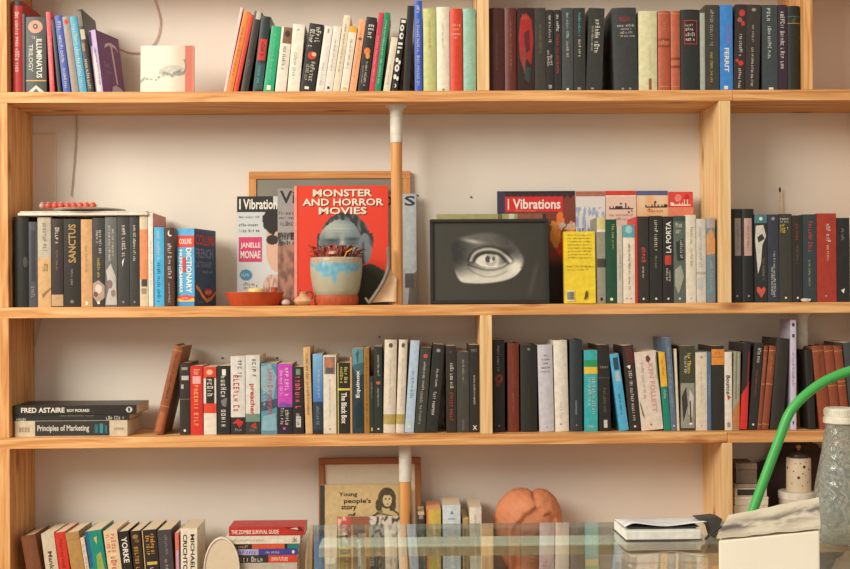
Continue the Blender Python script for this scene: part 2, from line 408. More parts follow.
TOP_B = [
 (223.6, 226, 17, 8, (235, 196, 190), 'p', 'very thin pale pink book, first of the right-leaning row on the top shelf', []),
 (226.2, 232.6, 17.6, 12, (222, 130, 52), 'p', 'thin orange book leaning right between a pink and a red sliver', [('s', .2, .8, .3, .6, (150, 60, 40))]),
 (233, 238.2, 16.3, 15, (208, 66, 42), 'p', 'thin vermilion book leaning right, left of the black books', []),
 (239, 249.5, 14.2, 12, (56, 48, 40), 'p', 'dark brown black book with a pale grey top end, leaning right', [('r', .0, .1, .3, .95, (190, 182, 165)), ('s', .6, .75, .3, .6, (120, 110, 95))]),
 (250.2, 262, 8.8, 17, (44, 50, 48), 'p', 'black book with a red patch and a teal lower end, leaning right', [('r', .3, .58, .1, .9, (196, 52, 40)), ('b', .62, .96, (48, 84, 82)), ('s', .34, .54, .3, .7, BK), ('s', .66, .9, .3, .6, TE)]),
 (263, 273.6, 8.6, 27, (46, 168, 112), 'p', 'bright green book leaning right on the top shelf', [('s', .1, .85, .38, .62, (120, 205, 160)), ('r', .9, .97, .3, .7, WH)]),
 (274.2, 286, 7, 28, (226, 216, 196), 'p', 'white book with a brown picture at its top, right of the bright green book', [('r', .0, .25, .2, 1, (128, 92, 66)), ('o', .1, .6, .05, .25, (70, 50, 40)), ('s', .3, .68, .35, .65, (110, 100, 90))]),
 (286.6, 299, 6, 25, (232, 222, 200), 'p', 'wide plain white book with faint grey lettering, left of a black thriller', [('s', .42, .85, .3, .6, (165, 165, 160)), ('s', .06, .1, .35, .65, (140, 140, 140), 'h')]),
 (299.6, 314, 9.8, 25, (48, 44, 38), 'p', 'black book with big white lettering and a red emblem, leaning right', [('s', .05, .34, .52, .88, WH), ('s', .09, .38, .12, .44, WH), ('o', .47, .5, .06, .3, (200, 60, 40)), ('o', .45, .62, .03, .16, (230, 190, 150)), ('s', .56, .86, .5, .8, (205, 195, 175)), ('s', .6, .86, .2, .42, (205, 195, 175)), ('r', .93, .97, .3, .6, WH)]),
 (315.4, 323.6, 9.4, 27, (230, 220, 205), 'p', 'slim white book leaning right, first of a pale pair after the black thriller', [('s', .55, .9, .35, .65, (150, 145, 140)), ('r', .04, .1, .4, .6, GY)]),
 (324, 332, 9.6, 27, (228, 218, 200), 'p', 'slim white book with brown lettering, second of a pale pair after the black thriller', [('s', .2, .7, .38, .62, (160, 130, 110)), ('r', .92, .96, .3, .6, BK)]),
 (332.4, 339.4, 11.6, 16, (226, 210, 180), 'p', 'tall slim cream book standing above its white neighbours, brown page top', [('s', .12, .75, .35, .65, (130, 115, 95))]),
 (339.8, 348, 9.4, 27, (230, 218, 196), 'p', 'white book with a yellow orange top end, leaning right', [('b', 0, .09, (230, 165, 50)), ('s', .2, .65, .35, .65, (150, 130, 110)), ('o', .95, .5, .035, .4, (235, 180, 60))]),
 (349, 356, 10.4, 20, (236, 166, 118), 'p', 'peach orange slim book leaning right on the top shelf', [('s', .15, .8, .35, .6, (200, 120, 80)), ('o', .27, .5, .02, .25, (140, 80, 50))]),
 (357, 368, 9, 18, (50, 44, 40), 'p', 'black book with an orange flower and white rounded lettering', [('s', .1, .3, .3, .8, WH), ('o', .46, .45, .05, .3, OR), ('o', .52, .55, .04, .2, (225, 150, 70)), ('s', .6, .92, .45, .7, WH), ('s', .66, .9, .2, .36, (190, 180, 165))]),
 (368.8, 374, 10, 13, (206, 62, 80), 'p', 'slim rose red book beside a green one, both leaning right', [('s', .3, .9, .35, .65, (240, 170, 170))]),
 (374.4, 380.2, 10, 13, (36, 138, 92), 'p', 'slim emerald green book with white lettering right of the rose red one', [('s', .1, .9, .35, .65, (200, 220, 195))]),
 (383, 390, 8.3, 38, (222, 210, 184), 'p', 'short cream grey book lower than its neighbours, beside the patterned book', [('s', .5, .9, .35, .65, (170, 165, 150))]),
 (390.8, 399, 9.4, 19, (40, 38, 34), 'p', 'black book covered in bold white ornaments, leaning right', [('r', .02, .06, .2, .9, WH), ('o', .13, .45, .045, .32, WH), ('o', .13, .45, .02, .14, BK), ('o', .24, .5, .045, .35, WH), ('o', .24, .6, .02, .18, BK), ('r', .33, .36, .15, .85, WH), ('r', .39, .41, .15, .85, WH), ('r', .44, .48, .15, .5, WH), ('o', .57, .3, .03, .25, WH), ('o', .6, .75, .03, .2, WH), ('o', .68, .45, .05, .38, WH), ('o', .68, .45, .02, .15, BK), ('o', .8, .3, .035, .25, WH), ('o', .82, .75, .03, .2, WH), ('o', .92, .5, .045, .38, WH), ('o', .92, .4, .02, .14, BK)]),
 (400.4, 411.6, 4.5, 6, (46, 40, 36), 'p', 'plain blackish brown book leaning right against the tall blue book', []),
 (412.4, 422.6, 0, 1, (62, 96, 186), 'h', 'tall cobalt blue book with white lettering near the middle of the top shelf', [('s', .05, .16, .3, .7, WH), ('s', .2, .56, .32, .68, WH), ('s', .6, .95, .32, .68, WH)]),
 (423.6, 436.4, 0, 8.5, (192, 192, 124), 'h', 'olive lime coloured book between the cobalt blue and a white book', [('s', .15, .5, .42, .6, (150, 150, 90))]),
 (437, 449.8, 0, 7, (228, 218, 192), 'h', 'cream white hardback left of the vermilion red hardback', [('s', .2, .48, .42, .58, (180, 170, 150)), ('r', .96, .985, .4, .6, GY)]),
 (450.4, 462.8, 0, 8.6, (206, 66, 42), 'h', 'vermilion red hardback with short white horizontal lettering', [('s', .18, .215, .2, .9, (240, 200, 170), 'h'), ('s', .235, .26, .3, .8, (240, 200, 170), 'h'), ('s', .29, .32, .15, .9, (240, 200, 170), 'h'), ('s', .335, .36, .3, .75, (240, 200, 170), 'h')]),
 (463.6, 476.2, 0, 8.6, (140, 184, 162), 'h', 'mint green hardback beside the pale wooden upright of the top shelf', [('s', .1, .75, .42, .62, (200, 220, 200))]),
]
TOP_C = [
 (490, 504.6, 0, 8, (74, 34, 27), 'h', 'dark maroon hardback right beside the pale upright', [('s', .3, .75, .42, .58, (120, 75, 50))]),
 (505.2, 517, 0, 8, (98, 42, 32), 'h', 'reddish brown hardback second from the pale upright', [('s', .15, .75, .42, .58, (160, 105, 70))]),
 (517.6, 534.6, 0, 8, (52, 32, 28), 'p', 'black book with a blurred red picture on its spine', [('p', [(.2, .12), (.5, .06), (.85, .14), (.95, .4), (.8, .68), (.55, .6), (.4, .76), (.15, .6), (.08, .35)], (158, 38, 34)), ('p', [(.4, .3), (.7, .26), (.75, .5), (.45, .55)], (92, 30, 28)), ('p', [(.5, .7), (.8, .72), (.7, .9), (.4, .85)], (52, 62, 56)), ('s', .08, .14, .3, .75, (200, 90, 60), 'h'), ('p', [(.35, .5), (.5, .46), (.45, .8), (.3, .7)], (120, 70, 50))]),
 (535, 546, 0, 8, (62, 58, 50), 'p', 'dark olive grey book with faint green lettering, right of the red picture book', [('s', .2, .55, .42, .62, (120, 115, 90))]),
 (546.4, 554, 0, 10, (44, 42, 40), 'p', 'slim black book with white lettering in two blocks, left of a red lettered one', [('s', .06, .4, .35, .68, WH), ('s', .5, .72, .15, .45, WH), ('s', .55, .7, .55, .85, WH), ('s', .92, .98, .3, .7, WH)]),
 (554.6, 561.6, 0, 10, (46, 42, 40), 'p', 'slim black book with red lower lettering', [('s', .06, .28, .3, .7, WH), ('s', .3, .78, .3, .7, (190, 55, 40))]),
 (562.2, 573.4, .5, 8, (70, 74, 72), 'p', 'charcoal book with white and red spine lettering right of the red lettered slim book', [('s', .06, .36, .4, .62, (170, 200, 195)), ('s', .4, .6, .4, .62, WH), ('r', .96, .985, .4, .6, WH)]),
 (574, 585.6, .5, 8, (52, 52, 48), 'p', 'black book with teal and white spine lettering on the top shelf', [('s', .06, .34, .4, .62, TE), ('s', .38, .58, .4, .62, WH), ('r', .95, .98, .3, .6, GY)]),
 (586, 601.8, 3, 8.5, (56, 56, 52), 'p', 'wide black book with large white script lettering leaning slightly right', [('s', .14, .56, .42, .74, WH), ('s', .22, .52, .22, .34, (180, 175, 165)), ('r', .96, .98, .3, .5, GY)]),
 (614.4, 638.6, -2.4, 8, (58, 60, 58), 'h', 'thick black hardback with red and white horizontal lettering beside a dark gap', [('s', .1, .135, .3, .75, (200, 60, 45), 'h'), ('s', .14, .165, .3, .75, (200, 60, 45), 'h'), ('s', .2, .228, .2, .95, WH, 'h'), ('s', .245, .268, .35, .8, WH, 'h'), ('s', .285, .312, .3, .85, WH, 'h'), ('s', .33, .352, .3, .9, WH, 'h'), ('r', .96, .985, .3, .4, GY), ('r', .96, .985, .6, .7, GY)]),
 (639.2, 657.6, 0, 11, (214, 208, 164), 'h', 'thick pale yellow hardback with a small brown mark low on its spine', [('r', .84, .98, .52, .68, (150, 95, 65)), ('s', .5, .75, .58, .64, (190, 180, 140))]),
 (658.6, 670.8, 0, 11, (176, 88, 58), 'h', 'tan leather hardback, wider of two, beside the pale yellow one', [('b', .34, .37, (140, 60, 36)), ('b', .42, .45, (140, 60, 36)), ('s', .36, .43, .25, .8, (215, 150, 100), 'h'), ('b', .03, .04, (205, 130, 85)), ('s', .14, .3, .4, .6, (205, 140, 95)), ('b', .94, .95, (205, 130, 85))]),
 (671.4, 680.6, 0, 11, (182, 94, 62), 'h', 'tan leather hardback, narrower of two, beside a black hardback with framed title', [('b', .58, .61, (140, 60, 36)), ('b', .68, .71, (140, 60, 36)), ('s', .62, .67, .25, .8, (215, 150, 100), 'h'), ('b', .03, .04, (205, 130, 85)), ('b', .94, .95, (205, 130, 85))]),
 (681.2, 700.2, 0, 9.6, (42, 44, 40), 'h', 'black hardback with a red framed white title', [('r', .13, .425, .18, .86, (180, 60, 50)), ('r', .14, .415, .215, .825, (52, 36, 34)), ('s', .17, .205, .26, .78, WH, 'h'), ('s', .225, .26, .26, .78, WH, 'h'), ('s', .285, .325, .26, .78, WH, 'h'), ('s', .345, .385, .26, .78, WH, 'h')]),
 (700.6, 705.2, 0, 13, (168, 174, 158), 'p', 'thin pale grey green book between a black hardback and a dark grey one', []),
 (705.6, 719.4, 0, 5, (64, 62, 54), 'p', 'dark grey book with widely spaced letters on the top shelf', [('s', .06, .5, .36, .62, (165, 160, 140)), ('s', .55, .9, .36, .56, (190, 165, 90))]),
 (720.4, 733, 0, 5, (62, 132, 204), 'p', 'bright blue book with white and pink lettering near the right of the top shelf', [('t', 'FERRIT', .5, .78, .35, .7, WH), ('s', .24, .46, .6, .78, (220, 70, 100)), ('r', .94, .98, .3, .6, WH)]),
 (733.4, 744.4, 2.4, 4.6, (54, 44, 42), 'p', 'black book with red dots down its spine, right of the bright blue book', [('o', .1, .6, .04, .28, (190, 60, 50)), ('o', .18, .4, .03, .22, (160, 90, 80)), ('o', .22, .7, .03, .18, (190, 60, 50)), ('s', .34, .62, .4, .7, WH), ('o', .68, .6, .03, .25, (205, 60, 45)), ('o', .65, .25, .02, .16, (190, 60, 50)), ('s', .74, .98, .4, .66, WH)]),
 (745, 759, 2, 5, (58, 52, 46), 'p', 'dark brown book with small white vertical lettering leaning slightly right', [('s', .24, .45, .4, .58, (190, 180, 160)), ('s', .5, .95, .4, .58, WH), ('o', .06, .5, .02, .16, GY)]),
 (762.6, 778, -.8, 5, (62, 72, 72), 'p', 'dark slate teal book with white lettering left of the purple black one', [('s', .04, .2, .3, .6, WH), ('s', .25, .62, .36, .58, (190, 200, 195)), ('r', .96, .985, .4, .7, WH)]),
 (778.6, 787.6, -1, 5, (58, 42, 54), 'p', 'purple black book with pink white capitals', [('s', .08, .52, .25, .7, (225, 185, 205)), ('s', .54, .76, .25, .7, (225, 185, 205))]),
 (788.2, 800.6, 0, 6, (40, 44, 36), 'h', 'blackish green hardback at the right end of the top shelf', [('b', .12, .13, (70, 110, 90)), ('b', .2, .21, (170, 130, 70)), ('s', .14, .19, .3, .7, (90, 120, 100), 'h')]),
]
# ---------------------------------------------------------------- second shelf
MID_A = [
 (13.5, 28.4, 0, 217, (38, 38, 32), 'h', 'broad plain black book at the far left of the second shelf', [('o', .5, .8, .06, .14, (80, 76, 62))]),
 (29, 37.4, 0, 222, (76, 76, 80), 'p', 'slim bluish grey book with a dark label, second on the second shelf', [('r', .1, .7, .3, .75, (52, 52, 58)), ('s', .76, .9, .3, .7, GY)]),
 (37.9, 51, 0, 217.5, (186, 176, 150), 'p', 'book with a grey upper and tan lower spine, third on the second shelf', [('b', .45, 1, (206, 166, 112)), ('s', .06, .4, .4, .75, (120, 115, 100)), ('s', .52, .6, .4, .8, (130, 95, 60), 'h'), ('p', [(.3, .86), (1, .78), (1, .8), (.4, .9)], (150, 110, 70))]),
 (51.5, 63.2, 0, 219, (56, 44, 38), 'p', 'dark brown book with a tan block at the foot of its spine', [('b', .86, .99, (190, 156, 112)), ('s', .1, .3, .35, .7, WH), ('s', .36, .6, .4, .6, (140, 120, 100))]),
 (63.8, 80.6, 0, 219, (44, 40, 32), 'p', 'wide black book with large gold capitals down its spine', [('t', 'SANCTUS', .06, .5, .3, .74, (180, 142, 82), 'u'), ('s', .57, .76, .44, .58, (160, 150, 130)), ('o', .94, .5, .02, .12, (120, 110, 90))]),
 (81.2, 92.4, 0, 219.5, (204, 158, 106), 'p', 'plain tan brown book between a gold lettered and a flowered book', [('r', .94, .98, .4, .6, WH), ('s', .3, .6, .4, .6, (170, 120, 75))]),
 (92.9, 104.7, 0, 218, (60, 60, 54), 'p', 'dark grey book with white and gold lettering over a pale flower picture', [('s', .14, .3, .3, .5, WH), ('s', .14, .42, .55, .8, WH), ('s', .45, .68, .4, .64, (206, 168, 84)), ('p', [(0, .74), (.5, .7), (1, .76), (1, .9), (.4, .96), (0, .88)], (176, 150, 128)), ('o', .8, .5, .05, .3, (216, 200, 184)), ('o', .86, .25, .03, .2, (120, 70, 70)), ('r', .94, .97, .4, .6, WH)]),
 (105.2, 117, 0, 217, (104, 104, 98), 'p', 'grey book with slanted white script and a pale figure picture below', [('s', .1, .5, .3, .5, WH), ('s', .14, .44, .6, .8, WH), ('p', [(.1, .6), (.5, .52), (.9, .66), (1, .98), (0, .98), (.3, .8)], (190, 182, 172)), ('o', .75, .4, .05, .25, (130, 110, 105)), ('o', .85, .7, .04, .2, (150, 120, 110))]),
 (117.6, 129.4, 0, 216.5, (62, 62, 57), 'p', 'dark grey book with bold white lettering, left of a plainer dark grey book', [('s', .1, .48, .4, .76, WH), ('p', [(.4, .5), (.6, .46), (.45, .56)], WH), ('o', .95, .5, .02, .14, GY)]),
 (129.8, 139.5, 0, 216.5, (58, 57, 52), 'p', 'dark grey book with thin white lettering, left of the orange and cream book', [('s', .1, .5, .4, .66, WH), ('o', .95, .5, .02, .14, GY)]),
 (140, 148, 0, 215.8, (214, 196, 160), 'p', 'cream book with a long orange block on its spine', [('b', .15, .7, (222, 138, 88)), ('r', .7, .78, .2, .9, (70, 64, 60)), ('r', .8, .86, .2, .8, (150, 140, 120))]),
 (148.6, 153.4, 0, 213, (232, 222, 206), 'p', 'tall white book with a pinkish red side, left of the sky blue book', [('s', .3, .8, .3, .7, (200, 180, 170))], {'dep': .15, 'side': [('b', 0, 1, (206, 130, 124))]}),
 (154.4, 164.3, 0, 227.5, (76, 176, 216), 'p', 'sky blue book with white and dark lettering', [('s', .05, .4, .3, .62, WH), ('s', .45, .95, .3, .62, (40, 80, 110))], {'dep': .1}),
 (164.8, 174.4, 0, 228, (78, 54, 44), 'p', 'brown book with white script lettering beside the thick dictionary', [('s', .2, .65, .35, .72, WH), ('o', .07, .6, .04, .25, WH), ('o', .06, .7, .035, .22, (78, 54, 44)), ('s', .7, .95, .4, .6, (200, 185, 165))], {'dep': .1}),
 (175.2, 194.4, 0, 228.5, (82, 166, 208), 'p', 'thick blue foreign language dictionary with red bands, front cover turned to the right',
   [('b', .09, .24, (214, 62, 40)), ('t', 'COLLINS', .13, .2, .15, .85, WH, 'h'), ('t', 'FRENCH', .27, .62, .12, .32, WH), ('t', 'DICTIONARY', .25, .83, .55, .86, WH), ('t', 'GRAMMAR', .5, .83, .14, .34, WH), ('r', .37, .56, .34, .52, (206, 60, 60)), ('b', .87, .9, (220, 90, 50)), ('b', .9, .94, (235, 190, 70)), ('o', .89, .5, .035, .34, (216, 66, 44)), ('s', .88, .91, .3, .7, WH, 'h'), ('b', .94, 1, (70, 140, 190))],
   {'yaw': -16.5, 'dep': .12, 'side': [('b', 0, 1, (50, 80, 112)), ('b', .0, .05, (70, 90, 118)), ('t', 'COLLINS', .07, .21, .06, .93, (206, 72, 44), 'h'), ('t', 'FRENCH', .25, .38, .05, .85, (120, 140, 165), 'h'), ('t', 'DICTIONARY', .42, .5, .05, .8, (120, 140, 165), 'h'), ('s', .54, .57, .35, .85, (190, 170, 150), 'h'),
     ('p', [(.05, .72), (.2, .76), (.35, .84), (.55, .91), (.75, .88), (.98, .8), (.98, .84), (.75, .93), (.55, .96), (.33, .89), (.18, .81), (.05, .77)], (225, 140, 50)), ('o', .82, .62, .05, .19, (206, 56, 40)), ('s', .8, .84, .48, .76, WH, 'h'), ('s', .93, .96, .1, .4, (140, 150, 165), 'h')]}),
]
MID_B = [
 (597.4, 605.8, 0, 217.5, (146, 142, 124), 'p', 'grey book with an olive cream top standing behind the yellow booklet', [('b', 0, .14, (206, 194, 128)), ('b', .14, .17, (225, 216, 196)), ('r', .48, .58, 0, 1, (70, 66, 58)), ('o', .95, .5, .02, .16, BK)]),
 (606.4, 617, 0, 219.5, (34, 78, 54), 'p', 'dark green book with small gold lettering on the second shelf', [('s', .06, .36, .55, .8, (190, 180, 110)), ('o', .95, .5, .03, .25, WH)]),
 (617.4, 622.8, 0, 226, (196, 190, 172), 'p', 'thin pale grey book right of the dark green book', [('s', .3, .7, .3, .7, GY)]),
 (623.4, 635.2, 0, 225, (226, 214, 190), 'p', 'white book with a teal picture at the top of its spine', [('b', .0, .16, (92, 162, 166)), ('o', .06, .5, .05, .3, (150, 200, 200)), ('s', .24, .84, .44, .62, (130, 70, 120)), ('o', .94, .3, .02, .12, GY), ('o', .94, .65, .02, .12, GY)]),
 (635.7, 637.8, 0, 217, (206, 56, 48), 'p', 'very thin bright red booklet beside a black book with red script', []),
 (638.2, 649, 0, 216.5, (54, 50, 44), 'p', 'black book with an orange red script word on its spine', [('s', .36, .54, .35, .75, (214, 84, 56)), ('s', .58, .72, .4, .6, WH), ('o', .95, .5, .02, .16, WH)]),
 (649.8, 662.6, 0, 216, (46, 44, 38), 'p', 'black book with white lettering, left of one with big angular letters', [('s', .05, .4, .4, .66, WH), ('s', .46, .62, .42, .58, GY), ('o', .95, .5, .02, .14, WH)]),
 (663.2, 673.6, 0, 216.5, (46, 42, 40), 'p', 'black book with big angular white letters and a red emblem', [('t', 'LA PORTA', .06, .42, .3, .8, WH, 'u'), ('r', .45, .56, .2, .8, (192, 66, 46)), ('s', .6, .75, .3, .5, WH), ('s', .62, .76, .55, .75, WH), ('o', .95, .5, .02, .16, WH)]),
 (674, 685.6, 0, 216, (92, 104, 92), 'p', 'mottled grey green book with a pale title and misty figures', [('b', 0, .06, (60, 80, 66)), ('s', .08, .13, .2, .8, WH, 'h'), ('s', .15, .2, .2, .8, WH, 'h'), ('p', [(.2, .3), (.8, .26), (.9, .5), (.3, .52)], (48, 54, 48)), ('p', [(.1, .62), (.6, .56), (.9, .7), (.4, .9), (.1, .8)], (158, 160, 142)), ('s', .28, .5, .55, .8, (190, 190, 170)), ('o', .95, .5, .02, .14, WH)]),
 (686.2, 696.2, 0, 215, (222, 212, 188), 'p', 'plain cream white book with grey lettering, tallest near the wide upright', [('s', .14, .34, .45, .7, (110, 105, 95)), ('s', .38, .6, .45, .7, (150, 140, 125)), ('o', .95, .5, .015, .12, GY)]),
 (696.8, 706.3, 0, 219, (206, 200, 184), 'p', 'pale grey marbled book second from the wide upright', [('s', .1, .6, .3, .6, (170, 160, 140)), ('b', .63, .66, (180, 168, 150)), ('r', .7, .85, .2, .6, (188, 188, 180))]),
 (706.8, 715.6, 0, 218, (120, 136, 140), 'p', 'book with a blue and orange landscape spine, next to the wide upright', [('b', 0, .12, (170, 160, 150)), ('p', [(0, .2), (.6, .12), (1, .25), (1, .42), (0, .44)], (206, 150, 96)), ('b', .45, .98, (112, 132, 142)), ('s', .5, .9, .4, .7, (160, 172, 172))]),
]
MID_C = [
 (732, 742.6, 0, 209, (36, 34, 32), 'h', 'tall black folder with a grey pink label, left one of two beside the wide upright', [('r', .1, .5, .3, .92, (140, 122, 112)), ('s', .16, .44, .5, .72, (90, 76, 70)), ('o', .93, .5, .02, .14, GY)], {'dep': .15}),
 (743, 754.6, 0, 209, (36, 34, 32), 'h', 'tall black folder with a rosy beige label, right one of two', [('r', .1, .5, .15, .8, (186, 154, 138)), ('s', .18, .42, .38, .6, (120, 96, 86)), ('o', .93, .5, .02, .14, GY)], {'dep': .15}),
 (755, 767.6, 0, 214.5, (46, 48, 46), 'p', 'black and white photo book with teal top and a red heart low down', [('b', 0, .1, (76, 120, 128)), ('o', .05, .5, .02, .14, WH), ('p', [(.1, .13), (.7, .12), (.92, .25), (.6, .35), (.5, .55), (.25, .68), (.3, .4), (.05, .3)], (206, 200, 184)), ('p', [(.2, .26), (.6, .22), (.8, .28), (.3, .32)], (60, 58, 54)), ('p', [(.5, .95), (.15, .87), (.15, .83), (.3, .82), (.5, .85), (.7, .82), (.85, .85), (.8, .88)], (206, 86, 70)), ('s', .5, .75, .6, .8, (150, 140, 120))]),
 (768.1, 779, 0, 214.5, (56, 60, 72), 'p', 'dark navy book with white lettering on its lower spine', [('s', .42, .94, .5, .72, WH), ('s', .6, .92, .3, .5, WH), ('o', .05, .5, .02, .16, GY)]),
 (779.5, 792.2, 0, 214, (62, 60, 50), 'p', 'dark grey book with a small yellow and white title block at the top', [('s', .04, .07, .1, .8, WH, 'h'), ('s', .08, .1, .1, .8, WH, 'h'), ('s', .115, .145, .1, .6, YE, 'h'), ('s', .15, .18, .1, .8, YE, 'h'), ('s', .185, .215, .1, .5, YE, 'h'), ('o', .95, .5, .02, .14, WH)]),
 (792.7, 802.8, 0, 215.5, (50, 46, 40), 'p', 'black book with dull red lettering beside the dark teal book', [('s', .1, .3, .35, .65, (170, 66, 46)), ('s', .34, .56, .4, .6, (110, 100, 80)), ('o', .95, .5, .02, .16, WH)]),
 (803.3, 816.8, 0, 214.5, (52, 66, 68), 'p', 'dark teal book with a curly red script title', [('s', .08, .48, .4, .72, (196, 60, 50)), ('s', .52, .82, .4, .56, (180, 165, 110))]),
 (817.3, 836.8, 0, 213.5, (168, 58, 42), 'p', 'broad brick red book with white lettering on the second shelf', [('s', .12, .34, .48, .7, WH), ('s', .36, .55, .5, .64, (230, 190, 160)), ('o', .93, .45, .02, .1, GY)]),
 (837.3, 850, 0, 218, (40, 40, 38), 'p', 'black book at the far right end of the second shelf', [('s', .12, .28, .35, .55, GY), ('p', [(.3, .86), (.6, .84), (.5, .9)], WH)]),
]
